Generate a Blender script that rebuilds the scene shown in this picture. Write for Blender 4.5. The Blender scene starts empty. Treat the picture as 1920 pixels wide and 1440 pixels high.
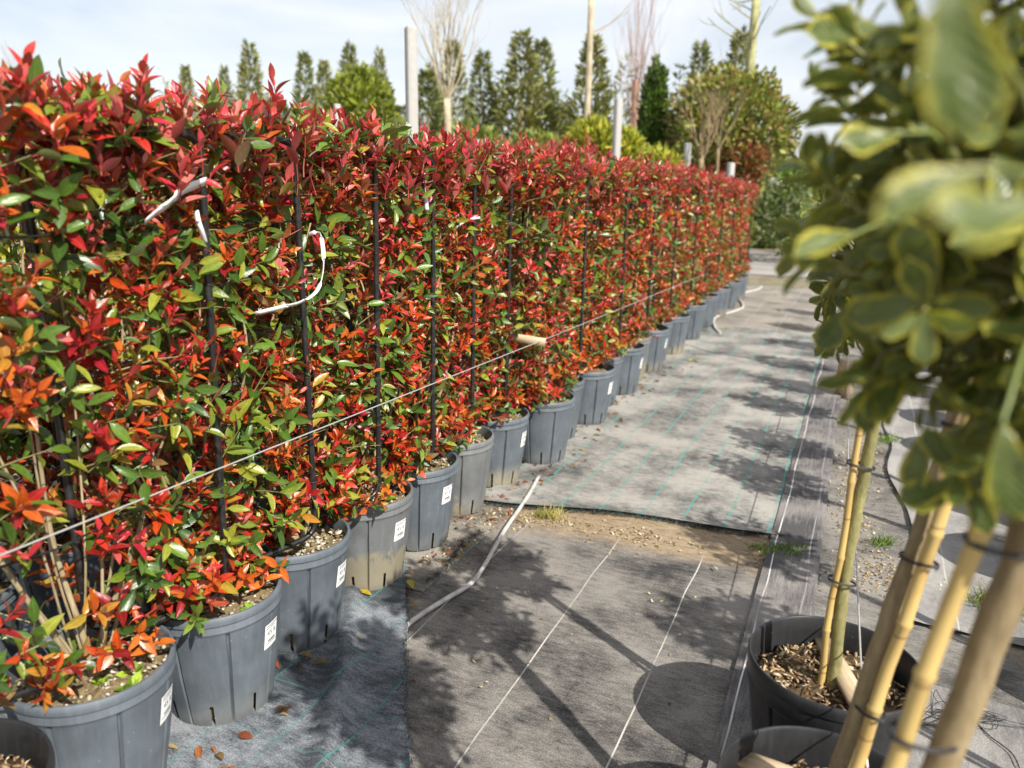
import bpy, math, random
import numpy as np
from mathutils import Vector, Matrix

scene = bpy.context.scene
COL = scene.collection
R = math.radians
rng = np.random.default_rng(11)
random.seed(5)

# ------------------------------------------------------------------ camera
CAM_H = 1.65
F_PX, PITCH, ROLL = 1440.0, math.atan(368 / 1440.0), R(1.0)
cam_data = bpy.data.cameras.new('camera')
cam = bpy.data.objects.new('camera', cam_data)
COL.objects.link(cam)
cam.matrix_world = (Matrix.Translation((0, 0, CAM_H)) @ Matrix.Rotation(R(90) - PITCH, 4, 'X') @ Matrix.Rotation(ROLL, 4, 'Z'))
cam_data.sensor_width = 36
cam_data.lens = 27.0
cam_data.clip_start = 0.02
cam_data.clip_end = 2000
cam_data.dof.use_dof = True
cam_data.dof.focus_distance = 2.75
cam_data.dof.aperture_fstop = 1.95
cam_data.dof.aperture_blades = 9
scene.camera = cam

# ------------------------------------------------------------------ sky, sun, exposure
SUN_EL = R(43)
SUN_FROM = Vector((0.6, -0.8, 0)).normalized()          # horizontal direction towards the sun
world = bpy.data.worlds.new('World')
scene.world = world
world.use_nodes = True
wn = world.node_tree
wn.nodes.clear()
sky = wn.nodes.new('ShaderNodeTexSky')
sky.sky_type = 'NISHITA'
sky.sun_disc = False
sky.sun_elevation = SUN_EL
sky.sun_rotation = math.atan2(SUN_FROM.x, SUN_FROM.y)
sky.air_density = 1.0
sky.dust_density = 1.6
sky.ozone_density = 1.0
tc = wn.nodes.new('ShaderNodeTexCoord')
mp = wn.nodes.new('ShaderNodeMapping')
mp.inputs['Scale'].default_value = (1.0, 1.0, 3.2)
nz = wn.nodes.new('ShaderNodeTexNoise')
nz.inputs['Scale'].default_value = 2.6
nz.inputs['Detail'].default_value = 6
nz.inputs['Roughness'].default_value = 0.55
nz.inputs['Distortion'].default_value = 0.6
cr = wn.nodes.new('ShaderNodeValToRGB')
cr.color_ramp.elements[0].position = 0.34
cr.color_ramp.elements[0].color = (0.42, 0.42, 0.42, 1)
cr.color_ramp.elements[1].position = 0.68
cr.color_ramp.elements[1].color = (0.86, 0.86, 0.86, 1)
mx = wn.nodes.new('ShaderNodeMix')
mx.data_type = 'RGBA'
mx.inputs['B'].default_value = (8.7, 8.85, 9.1, 1)       # thin high cloud, same brightness scale as the sky texture
bg = wn.nodes.new('ShaderNodeBackground')
bg.inputs['Strength'].default_value = 0.076
wo = wn.nodes.new('ShaderNodeOutputWorld')
wn.links.new(tc.outputs['Generated'], mp.inputs['Vector'])
wn.links.new(mp.outputs['Vector'], nz.inputs['Vector'])
wn.links.new(nz.outputs['Fac'], cr.inputs['Fac'])
wn.links.new(cr.outputs['Color'], mx.inputs['Factor'])
wn.links.new(sky.outputs['Color'], mx.inputs['A'])
wn.links.new(mx.outputs['Result'], bg.inputs['Color'])
wn.links.new(bg.outputs['Background'], wo.inputs['Surface'])

sun_data = bpy.data.lights.new('sun', 'SUN')
sun_data.energy = 4.6
sun_data.angle = R(0.55)
sun_data.color = (1.0, 0.945, 0.86)
sun = bpy.data.objects.new('sun', sun_data)
COL.objects.link(sun)
to_sun = Vector((SUN_FROM.x * math.cos(SUN_EL), SUN_FROM.y * math.cos(SUN_EL), math.sin(SUN_EL)))
sun.rotation_euler = to_sun.to_track_quat('Z', 'Y').to_euler()
sun.location = to_sun * 60

vs = scene.view_settings
vs.view_transform = 'Standard'
vs.look = 'None'
vs.exposure = 0.78
vs.gamma = 1.0
vs.use_curve_mapping = False
scene.render.engine = 'CYCLES'
scene.cycles.use_denoising = True
scene.cycles.max_bounces = 8
scene.cycles.transparent_max_bounces = 8
scene.cycles.sample_clamp_indirect = 6.0

# ------------------------------------------------------------------ helpers: projection and path axes
def ray(px, py):
    """World direction through a pixel of the 1920x1440 photograph."""
    v = Vector(((px - 960) / F_PX, -(py - 720) / F_PX, -1.0))
    return cam.matrix_world.to_3x3() @ v

def at(px, py, Y):
    d = ray(px, py)
    return Vector((0, 0, CAM_H)) + d * (Y / d.y)

def on(px, py, z=0.0):
    d = ray(px, py)
    return Vector((0, 0, CAM_H)) + d * ((z - CAM_H) / d.z)

D = Vector((0.405, 0.914, 0)).normalized()                # along the rows
N = Vector((D.y, -D.x, 0))                                # to the right of the rows
ROW_ANGLE = math.atan2(D.y, D.x)

def st(s, t, z=0.0):
    return D * s + N * t + Vector((0, 0, z))

def plane_t(px, py, t):
    """Where the pixel's ray meets the upright plane at lateral offset t."""
    d = ray(px, py)
    return Vector((0, 0, CAM_H)) + d * (t / d.dot(N))

# ------------------------------------------------------------------ helpers: objects
def tag(o, label=None, cat=None, group=None, kind=None):
    if label: o['label'] = label
    if cat: o['category'] = cat
    if group: o['group'] = group
    if kind: o['kind'] = kind
    return o

def link(o, parent=None):
    COL.objects.link(o)
    if parent is not None:
        o.parent = parent
    return o

def empty(name, loc=(0, 0, 0), rz=0.0):
    o = bpy.data.objects.new(name, None)
    o.empty_display_size = 0.1
    o.location = loc
    o.rotation_euler = (0, 0, rz)
    return link(o)

def obj(name, mesh, parent=None, loc=None, rot=None):
    o = bpy.data.objects.new(name, mesh)
    if loc is not None: o.location = loc
    if rot is not None: o.rotation_euler = rot
    return link(o, parent)

def np_mesh(name, V, polys, material, col=None, uv=None, smooth=True):
    """V (n,3); polys = list of integer arrays (k, 3 or 4); col per vertex (n,3); uv per vertex (n,2)."""
    me = bpy.data.meshes.new(name)
    polys = [np.asarray(p, dtype=np.int64) for p in polys if len(p)]
    nl = sum(p.size for p in polys)
    npoly = sum(len(p) for p in polys)
    me.vertices.add(len(V))
    me.vertices.foreach_set('co', np.asarray(V, np.float32).ravel())
    me.loops.add(nl)
    loops = np.concatenate([p.ravel() for p in polys]).astype(np.int32)
    me.loops.foreach_set('vertex_index', loops)
    tot = np.concatenate([np.full(len(p), p.shape[1], np.int32) for p in polys])
    start = np.concatenate([[0], np.cumsum(tot)[:-1]]).astype(np.int32)
    me.polygons.add(npoly)
    me.polygons.foreach_set('loop_start', start)
    if smooth:
        me.polygons.foreach_set('use_smooth', np.ones(npoly, bool))
    me.update(calc_edges=True)
    if col is not None:
        a = me.color_attributes.new('col', 'FLOAT_COLOR', 'POINT')
        c = np.ones((len(V), 4), np.float32)
        c[:, :3] = col
        a.data.foreach_set('color', c.ravel())
    if uv is not None:
        l = me.uv_layers.new(name='uv')
        l.data.foreach_set('uv', np.asarray(uv, np.float32)[loops].ravel())
    me.materials.append(material)
    return me

class MB:
    """Collects tubes, boxes and sheets that become ONE mesh."""
    def __init__(self):
        self.V, self.P, self.C, self.n = [], [], [], 0
    def add(self, V, polys, col=(1, 1, 1)):
        V = np.asarray(V, float)
        for p in polys:
            self.P.append(np.asarray(p, np.int64) + self.n)
        self.V.append(V)
        self.C.append(np.broadcast_to(np.asarray(col, float), V.shape).copy())
        self.n += len(V)
    def tube(self, pts, rad, sides=8, col=(1, 1, 1), caps=True):
        V, polys = tube(pts, rad, sides, caps)
        self.add(V, polys, col)
    def box(self, c, size, rot=None, col=(1, 1, 1)):
        s = np.array(size) / 2
        v = np.array([(x, y, z) for x in (-1, 1) for y in (-1, 1) for z in (-1, 1)], float) * s
        if rot is not None:
            v = v @ np.array(rot.to_3x3()).T
        v = v + np.array(c)
        self.add(v, [np.array([(0, 1, 3, 2), (4, 6, 7, 5), (0, 4, 5, 1), (2, 3, 7, 6), (0, 2, 6, 4), (1, 5, 7, 3)])], col)
    def mesh(self, name, material, smooth=True, color=False):
        V = np.concatenate(self.V)
        tri = [p for p in self.P if p.shape[1] == 3]
        quad = [p for p in self.P if p.shape[1] == 4]
        pol = []
        if quad: pol.append(np.concatenate(quad))
        if tri: pol.append(np.concatenate(tri))
        return np_mesh(name, V, pol, material, col=np.concatenate(self.C) if color else None, smooth=smooth)

def tube(pts, rad, sides=8, caps=True):
    P = np.array([tuple(p) for p in pts], float)
    n = len(P)
    rad = np.broadcast_to(np.asarray(rad, float), (n,))
    T = np.gradient(P, axis=0)
    T /= np.linalg.norm(T, axis=1)[:, None] + 1e-12
    ref = np.array([0, 0, 1.0]) if abs(T[0][2]) < 0.9 else np.array([1.0, 0, 0])
    u = np.cross(T[0], ref); u /= np.linalg.norm(u)
    V = []
    ang = np.arange(sides) * 2 * math.pi / sides
    for i in range(n):
        u = u - T[i] * np.dot(u, T[i]); u /= np.linalg.norm(u) + 1e-12
        w = np.cross(T[i], u)
        V.append(P[i] + rad[i] * (np.cos(ang)[:, None] * u + np.sin(ang)[:, None] * w))
    V = np.concatenate(V)
    q = []
    for i in range(n - 1):
        for k in range(sides):
            k2 = (k + 1) % sides
            q.append((i * sides + k, i * sides + k2, (i + 1) * sides + k2, (i + 1) * sides + k))
    polys = [np.array(q)]
    if caps:
        V = np.concatenate([V, P[:1], P[-1:]])
        c0, c1 = n * sides, n * sides + 1
        t = [(c0, (k + 1) % sides, k) for k in range(sides)]
        t += [(c1, (n - 1) * sides + k, (n - 1) * sides + (k + 1) % sides) for k in range(sides)]
        polys.append(np.array(t))
    return V, polys

def smooth_path(pts, n=8):
    """Catmull-Rom through the points."""
    P = [np.array(tuple(p), float) for p in pts]
    P = [2 * P[0] - P[1]] + P + [2 * P[-1] - P[-2]]
    out = []
    for i in range(1, len(P) - 2):
        p0, p1, p2, p3 = P[i - 1], P[i], P[i + 1], P[i + 2]
        for k in range(n):
            t = k / n
            out.append(0.5 * ((2 * p1) + (-p0 + p2) * t + (2 * p0 - 5 * p1 + 4 * p2 - p3) * t * t + (-p0 + 3 * p1 - 3 * p2 + p3) * t ** 3))
    out.append(P[-2])
    return out

def round_path(pts, r, n=6):
    """A polyline with its corners rounded to radius r."""
    P = [np.array(tuple(p), float) for p in pts]
    out = [P[0]]
    for i in range(1, len(P) - 1):
        a = P[i - 1] - P[i]; la = np.linalg.norm(a); a /= la
        b = P[i + 1] - P[i]; lb = np.linalg.norm(b); b /= lb
        rr = min(r, la * .48, lb * .48)
        A, B = P[i] + a * rr, P[i] + b * rr
        for k in range(n + 1):
            t = k / n
            out.append((1 - t) ** 2 * A + 2 * t * (1 - t) * P[i] + t * t * B)
    out.append(P[-1])
    return out

def unit(v):
    v = np.asarray(v, float)
    return v / (np.linalg.norm(v) + 1e-12)

# ------------------------------------------------------------------ helpers: materials
class NT:
    def __init__(self, name):
        self.m = bpy.data.materials.new(name)
        self.m.use_nodes = True
        self.nt = self.m.node_tree
        self.nt.nodes.clear()
        self.out = self.new('ShaderNodeOutputMaterial')
        self.b = self.new('ShaderNodeBsdfPrincipled')
        self.link(self.b.outputs[0], self.out.inputs['Surface'])
    def new(self, t, **kw):
        n = self.nt.nodes.new(t)
        for k, v in kw.items():
            setattr(n, k, v)
        return n
    def link(self, a, b):
        self.nt.links.new(a, b)
    def put(self, sock, v):
        if hasattr(v, 'is_linked'):
            self.link(v, sock)
        elif isinstance(v, (tuple, list)) and len(v) == 3 and sock.type == 'RGBA':
            sock.default_value = (*v, 1)
        else:
            sock.default_value = v
    def coord(self, kind='Object', scale=None, offset_random=False):
        c = self.new('ShaderNodeTexCoord').outputs[kind]
        if offset_random:
            oi = self.new('ShaderNodeObjectInfo')
            k = self.math('MULTIPLY', oi.outputs['Random'], 37.0)
            a = self.new('ShaderNodeVectorMath', operation='ADD')
            self.link(c, a.inputs[0]); self.link(k, a.inputs[1])
            c = a.outputs[0]
        if scale is not None:
            m = self.new('ShaderNodeMapping')
            m.inputs['Scale'].default_value = scale
            self.link(c, m.inputs['Vector'])
            c = m.outputs[0]
        return c
    def noise(self, vec, scale=5, detail=4, rough=.55, dist=0.0):
        n = self.new('ShaderNodeTexNoise')
        self.link(vec, n.inputs['Vector'])
        n.inputs['Scale'].default_value = scale
        n.inputs['Detail'].default_value = detail
        n.inputs['Roughness'].default_value = rough
        n.inputs['Distortion'].default_value = dist
        return n.outputs['Fac']
    def ramp(self, fac, stops):
        r = self.new('ShaderNodeValToRGB')
        e = r.color_ramp.elements
        while len(e) < len(stops): e.new(0.5)
        for x, (p, c) in zip(e, stops):
            x.position = p
            x.color = (c, c, c, 1) if not isinstance(c, (tuple, list)) else (*c, 1)
        self.link(fac, r.inputs['Fac'])
        return r.outputs['Color']
    def mix(self, fac, a, b, mode='MIX'):
        n = self.new('ShaderNodeMix')
        n.data_type = 'RGBA'
        n.blend_type = mode
        self.put(n.inputs['Factor'], fac); self.put(n.inputs['A'], a); self.put(n.inputs['B'], b)
        return n.outputs['Result']
    def math(self, op, a, b=None, c=None, clamp=False):
        n = self.new('ShaderNodeMath', operation=op)
        n.use_clamp = clamp
        self.put(n.inputs[0], a)
        if b is not None: self.put(n.inputs[1], b)
        if c is not None: self.put(n.inputs[2], c)
        return n.outputs[0]
    def xyz(self, vec):
        n = self.new('ShaderNodeSeparateXYZ')
        self.link(vec, n.inputs[0])
        return n.outputs
    def bump(self, h, strength=.3, dist=.01):
        n = self.new('ShaderNodeBump')
        n.inputs['Strength'].default_value = strength
        n.inputs['Distance'].default_value = dist
        self.link(h, n.inputs['Height'])
        self.link(n.outputs[0], self.b.inputs['Normal'])
        return n.outputs[0]
    def set(self, **kw):
        for k, v in kw.items():
            self.put(self.b.inputs[k.replace('_', ' ')], v)
        return self

MAT = {}

def leaf_material(name, rough=.3, spec=.5, trans=.25, tcol=(1.15, 1.0, .45), rib=.3, coat=.0):
    t = NT(name)
    a = t.new('ShaderNodeVertexColor', layer_name='col').outputs['Color']
    uv = t.xyz(t.coord('UV'))
    d = t.math('ABSOLUTE', t.math('SUBTRACT', uv[0], .5))
    midrib = t.math('MULTIPLY', t.math('LESS_THAN', d, .035), rib)
    n = t.noise(t.coord('UV', offset_random=True), 5, 3)
    c = t.mix(.55, a, t.mix(1.0, a, t.ramp(n, [(.3, .55), (.75, 1.35)]), 'MULTIPLY'))
    c = t.mix(midrib, c, t.mix(1.0, t.mix(1.0, c, (1.5, 1.5, 1.3), 'MULTIPLY'), (.05, .05, .02), 'ADD'))
    back = t.new('ShaderNodeNewGeometry').outputs['Backfacing']
    c = t.mix(t.math('MULTIPLY', back, .35), c, t.mix(.45, c, (.42, .34, .26)))
    # herring-bone veins as a fine relief
    v = t.math('SINE', t.math('MULTIPLY', t.math('SUBTRACT', uv[1], t.math('MULTIPLY', d, .8)), 70.0))
    v = t.math('ADD', t.math('MULTIPLY', v, .35), t.math('MULTIPLY', t.math('LESS_THAN', d, .03), -1.0))
    t.bump(v, .25, .0012)
    t.set(Base_Color=c, Roughness=rough, Specular_IOR_Level=spec, Coat_Weight=coat, Coat_Roughness=.12)
    tr = t.new('ShaderNodeBsdfTranslucent')
    t.link(t.mix(1.0, c, (tcol[0], tcol[1], tcol[2]), 'MULTIPLY'), tr.inputs['Color'])
    ms = t.new('ShaderNodeMixShader')
    ms.inputs[0].default_value = trans
    t.link(t.b.outputs[0], ms.inputs[1]); t.link(tr.outputs[0], ms.inputs[2])
    t.link(ms.outputs[0], t.out.inputs['Surface'])
    return t.m

MAT['photinia'] = leaf_material('photinia_leaf', .27, .5, .20, coat=.06)
MAT['needle'] = leaf_material('needle_spray', .6, .25, .15, rib=0)
MAT['soft_leaf'] = leaf_material('soft_leaf', .45, .4, .3, (1.1, 1.1, .4))

def varieg_material():
    t = NT('variegated_leaf')
    uv = t.xyz(t.coord('UV'))
    d = t.math('MULTIPLY', t.math('ABSOLUTE', t.math('SUBTRACT', uv[0], .5)), 2.0)
    tip = t.math('MAXIMUM', t.math('MULTIPLY', t.math('SUBTRACT', uv[1], .80), 4.0), 0.0)
    e = t.math('MAXIMUM', d, tip)
    oc = t.coord('Object', offset_random=True)
    n = t.noise(oc, 9, 4)
    n4 = t.noise(t.coord('UV', offset_random=True), 4.5, 4, .7)
    e = t.math('ADD', e, t.math('MULTIPLY', t.math('SUBTRACT', n4, .5), 1.25))
    oi = t.new('ShaderNodeObjectInfo').outputs['Random']
    e = t.math('ADD', e, t.math('MULTIPLY', t.math('SUBTRACT', oi, .5), .16))
    f = t.ramp(e, [(.66, 0.0), (.92, 1.0)])
    g = t.mix(t.ramp(t.noise(oc, 2.2, 4), [(.38, 0.0), (.62, 1.0)]), (.080, .118, .022), (.150, .190, .062))
    y = t.mix(oi, (.35, .325, .025), (.50, .46, .07))
    c = t.mix(f, g, y)
    midrib = t.math('MULTIPLY', t.math('LESS_THAN', d, .06), .35)
    c = t.mix(midrib, c, (.22, .28, .08))
    back = t.new('ShaderNodeNewGeometry').outputs['Backfacing']
    c = t.mix(t.math('MULTIPLY', back, .4), c, t.mix(.4, c, (.34, .36, .18)))
    t.set(Base_Color=c, Roughness=.33, Specular_IOR_Level=.5)
    vv = t.math('SINE', t.math('MULTIPLY', t.math('SUBTRACT', uv[1], t.math('MULTIPLY', d, .3)), 55.0))
    t.bump(t.math('ADD', n, t.math('MULTIPLY', vv, .25)), .3, .02)
    tr = t.new('ShaderNodeBsdfTranslucent')
    t.link(t.mix(1.0, c, (1.15, 1.1, .45), 'MULTIPLY'), tr.inputs['Color'])
    ms = t.new('ShaderNodeMixShader')
    ms.inputs[0].default_value = .38
    t.link(t.b.outputs[0], ms.inputs[1]); t.link(tr.outputs[0], ms.inputs[2])
    t.link(ms.outputs[0], t.out.inputs['Surface'])
    return t.m
MAT['varieg'] = varieg_material()

def bark_material(name, a, b, scale=(90, 90, 14), bump=.4, rough=.8):
    t = NT(name)
    c = t.coord('Object', scale)
    n = t.noise(c, 1.0, 5, .65)
    n2 = t.noise(t.coord('Object'), 9, 3)
    col = t.mix(t.ramp(n, [(.3, 0.0), (.7, 1.0)]), a, b)
    col = t.mix(t.ramp(n2, [(.4, 0.0), (.75, .6)]), col, tuple(x * .55 for x in a))
    t.set(Base_Color=col, Roughness=rough, Specular_IOR_Level=.25)
    t.bump(n, bump, .004)
    return t.m
MAT['stem'] = bark_material('photinia_stem', (.23, .18, .10), (.40, .33, .20))
MAT['bark_green'] = bark_material('green_bark', (.17, .155, .06), (.32, .295, .13), (70, 70, 30), .6)
MAT['bark_tan'] = bark_material('tan_bark', (.19, .14, .075), (.34, .265, .15), (60, 60, 16), .5)
MAT['bark_pale'] = bark_material('pale_bark', (.36, .30, .20), (.52, .46, .33), (20, 20, 6))
MAT['bark_moss'] = bark_material('mossy_bark', (.28, .28, .12), (.46, .44, .24), (20, 20, 5))
MAT['bark_rust'] = bark_material('reddish_twig', (.30, .17, .12), (.42, .27, .20), (20, 20, 6))

t = NT('red_twig')
a = t.new('ShaderNodeVertexColor', layer_name='col').outputs['Color']
t.set(Base_Color=a, Roughness=.45)
MAT['twig'] = t.m

def bamboo_material():
    t = NT('bamboo')
    oc = t.coord('Object')
    z = t.xyz(oc)[2]
    n = t.noise(t.coord('Object', (120, 120, 5)), 1, 4)
    n2 = t.noise(oc, 6, 3)
    c = t.mix(n, (.42, .29, .095), (.54, .39, .15))
    c = t.mix(t.ramp(n2, [(.52, 0.0), (.75, .7)]), c, (.40, .22, .06))
    ring = t.math('ABSOLUTE', t.math('SUBTRACT', t.math('FRACT', t.math('MULTIPLY', z, 1 / .23)), .5))
    c = t.mix(t.math('MULTIPLY', t.math('LESS_THAN', ring, .012), .7), c, (.22, .13, .05))
    t.set(Base_Color=c, Roughness=.36, Specular_IOR_Level=.5)
    t.bump(n, .12, .002)
    return t.m
MAT['bamboo'] = bamboo_material()

def plastic(name, base, dust, dusty=.5, rough=.45, mud=None):
    t = NT(name)
    oc = t.coord('Object', offset_random=True)
    o = t.xyz(t.coord('Object'))
    z = o[2]
    n1 = t.noise(oc, 7, 5, .6)
    n2 = t.noise(t.coord('Object', (60, 60, 4), True), 1, 4, .6)
    n3 = t.noise(oc, 160, 2)
    c = t.mix(t.ramp(n1, [(.35, 0.0), (.7, 1.0)]), tuple(x * .82 for x in base), tuple(x * 1.2 for x in base))
    c = t.mix(t.math('MULTIPLY', t.ramp(n2, [(.48, 0.0), (.8, 1.0)]), .30), c, tuple(x * 1.7 + .02 for x in base))
    # splashed dust and lime near the ground
    low = t.math('SUBTRACT', 1.0, t.math('DIVIDE', z, .21), clamp=True)
    oi = t.new('ShaderNodeObjectInfo').outputs['Random']
    m = t.math('MULTIPLY', low, t.math('ADD', n1, t.math('MULTIPLY', n3, .55)))
    m = t.math('MULTIPLY', t.ramp(m, [(.28, 0.0), (.80, 1.0)]), t.math('ADD', .06, t.math('MULTIPLY', t.math('MULTIPLY', oi, oi), dusty)))
    c = t.mix(m, c, dust)
    if mud:                                                    # a dried smear of clay on one side of this pot
        a, zc, wa, wz, mc, thr, soft = mud
        dx = t.math('SUBTRACT', o[0], .19 * math.cos(a)); dy = t.math('SUBTRACT', o[1], .19 * math.sin(a)); dz = t.math('SUBTRACT', z, zc)
        q = t.math('ADD', t.math('DIVIDE', t.math('ADD', t.math('MULTIPLY', dx, dx), t.math('MULTIPLY', dy, dy)), wa * wa), t.math('DIVIDE', t.math('MULTIPLY', dz, dz), wz * wz))
        ns_ = t.noise(t.coord('Object', (18, 18, 9)), 1.6, 6, .7, 1.2)
        k = t.math('SUBTRACT', t.math('MULTIPLY', ns_, 3.2), q)
        c = t.mix(t.ramp(k, [(thr, 0.0), (thr + soft, .88)]), c, t.mix(n3, mc, tuple(x * 1.25 for x in mc)))
    # chalky specks
    sp = t.new('ShaderNodeTexVoronoi'); sp.inputs['Scale'].default_value = 45
    t.link(oc, sp.inputs['Vector'])
    s = t.math('MULTIPLY', t.math('LESS_THAN', sp.outputs['Distance'], .085), t.math('GREATER_THAN', n1, .55))
    c = t.mix(t.math('MULTIPLY', s, .5), c, (.42, .42, .40))
    t.set(Base_Color=c, Roughness=t.ramp(n1, [(.3, rough - .08), (.7, rough + .15)]), Specular_IOR_Level=.4)
    t.bump(t.math('ADD', n2, t.math('MULTIPLY', n3, .3)), .12, .003)
    return t.m
MAT['grey_pot'] = plastic('grey_pot_plastic', (.098, .116, .134), (.36, .31, .20), .85)
MAT['mud_pot'] = plastic('muddy_pot_plastic', (.095, .112, .130), (.30, .27, .18), .5, mud=(R(-66), .24, .085, .13, (.33, .285, .21), 1.05, .12))
MAT['dirty_pot'] = plastic('dirty_pot_plastic', (.135, .142, .147), (.36, .31, .20), .6, mud=(R(-40), .03, .36, .17, (.22, .195, .135), .60, .7))
MAT['black_pot'] = plastic('black_pot_plastic', (.019, .0195, .021), (.14, .12, .10), .35, .36)

t = NT('black_pipe')
n = t.noise(t.coord('Object', offset_random=True), 30, 4)
t.set(Base_Color=t.mix(t.ramp(n, [(.5, 0.0), (.8, .6)]), (.012, .012, .013), (.07, .068, .062)), Roughness=.34, Specular_IOR_Level=.55)
MAT['pipe'] = t.m
t = NT('galvanised_wire')
n = t.noise(t.coord('Object'), 60, 3)
t.set(Base_Color=t.mix(n, (.34, .33, .31), (.52, .51, .49)), Roughness=.45, Metallic=.35)
MAT['wire'] = t.m
t = NT('wood')
n = t.noise(t.coord('Object', (8, 90, 90)), 1, 4, .6)
t.set(Base_Color=t.mix(t.ramp(n, [(.3, 0.0), (.7, 1.0)]), (.30, .21, .12), (.50, .40, .27)), Roughness=.75)
t.bump(n, .2, .003)
MAT['wood'] = t.m
t = NT('concrete_post')
n = t.noise(t.coord('Object'), 24, 6, .65)
n2 = t.noise(t.coord('Object', (6, 6, 1)), 3, 4)
c = t.mix(n, (.27, .265, .255), (.38, .375, .36))
t.set(Base_Color=t.mix(t.ramp(n2, [(.45, 0.0), (.8, .5)]), c, (.34, .33, .29)), Roughness=.85)
t.bump(n, .3, .01)
MAT['concrete'] = t.m
t = NT('white_tape')
n = t.noise(t.coord('Object'), 40, 3)
t.set(Base_Color=t.mix(n, (.66, .66, .66), (.82, .82, .81)), Roughness=.4)
MAT['tape'] = t.m
t = NT('violet_tape')
z = t.xyz(t.coord('Object'))[2]
t.set(Base_Color=t.mix(t.ramp(t.noise(t.coord('Object'), 14, 2), [(.42, 0.0), (.58, 1.0)]), (.45, .22, .55), (.74, .70, .76)), Roughness=.4)
MAT['violet'] = t.m
t = NT('paper_label')
t.set(Base_Color=t.mix(t.noise(t.coord('Object'), 30, 3), (.72, .72, .71), (.84, .84, .83)), Roughness=.5)
MAT['paper'] = t.m
t = NT('print_ink')
t.set(Base_Color=(.13, .13, .135), Roughness=.6)
MAT['ink'] = t.m
t = NT('tie_rubber')
t.set(Base_Color=(.022, .022, .024), Roughness=.5)
MAT['tie'] = t.m
t = NT('hose_plastic')
n = t.noise(t.coord('Object'), 25, 4)
t.set(Base_Color=t.mix(t.ramp(n, [(.35, 0.0), (.7, 1.0)]), (.34, .32, .30), (.55, .53, .50)), Roughness=.5)
MAT['hose'] = t.m
t = NT('chips')
a = t.new('ShaderNodeVertexColor', layer_name='col').outputs['Color']
n = t.noise(t.coord('Object'), 120, 3)
t.set(Base_Color=t.mix(1.0, a, t.ramp(n, [(.3, .6), (.7, 1.25)]), 'MULTIPLY'), Roughness=.85, Specular_IOR_Level=.2)
MAT['chips'] = t.m

def soil_material(name, a, b, c2):
    t = NT(name)
    oc = t.coord('Object', offset_random=True)
    n = t.noise(oc, 45, 6, .7)
    n2 = t.noise(oc, 12, 3)
    c = t.mix(t.ramp(n, [(.35, 0.0), (.7, 1.0)]), a, b)
    c = t.mix(t.ramp(n2, [(.45, 0.0), (.7, .7)]), c, c2)
    t.set(Base_Color=c, Roughness=.95, Specular_IOR_Level=.1)
    t.bump(n, .8, .015)
    return t.m
MAT['soil'] = soil_material('pot_soil', (.11, .08, .045), (.36, .28, .16), (.22, .17, .08))
MAT['mulch'] = soil_material('bark_mulch_base', (.05, .035, .022), (.17, .115, .06), (.09, .06, .035))

# ------------------------------------------------------------------ the ground
def ground_material():
    t = NT('earth')
    p = t.coord('Object')
    n = t.noise(p, 3.2, 7, .65)
    n2 = t.noise(p, 38, 5, .7)
    n3 = t.noise(p, .35, 3)
    c = t.mix(t.ramp(n, [(.36, 0.0), (.66, 1.0)]), (.105, .088, .066), (.27, .235, .185))
    c = t.mix(t.ramp(n2, [(.45, 0.0), (.75, .55)]), c, (.36, .31, .23))
    c = t.mix(t.ramp(n3, [(.5, 0.0), (.68, .5)]), c, (.11, .12, .045))
    t.set(Base_Color=c, Roughness=.95, Specular_IOR_Level=.15)
    t.bump(t.math('ADD', n, t.math('MULTIPLY', n2, .5)), .5, .03)
    return t.m
g = 900.0
me = np_mesh('ground', [(-g, -g, 0), (g, -g, 0), (g, g, 0), (-g, g, 0)], [np.array([(0, 1, 2, 3)])], ground_material())
tag(obj('ground', me), 'pale brown earth under the nursery rows', kind='structure')

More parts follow.
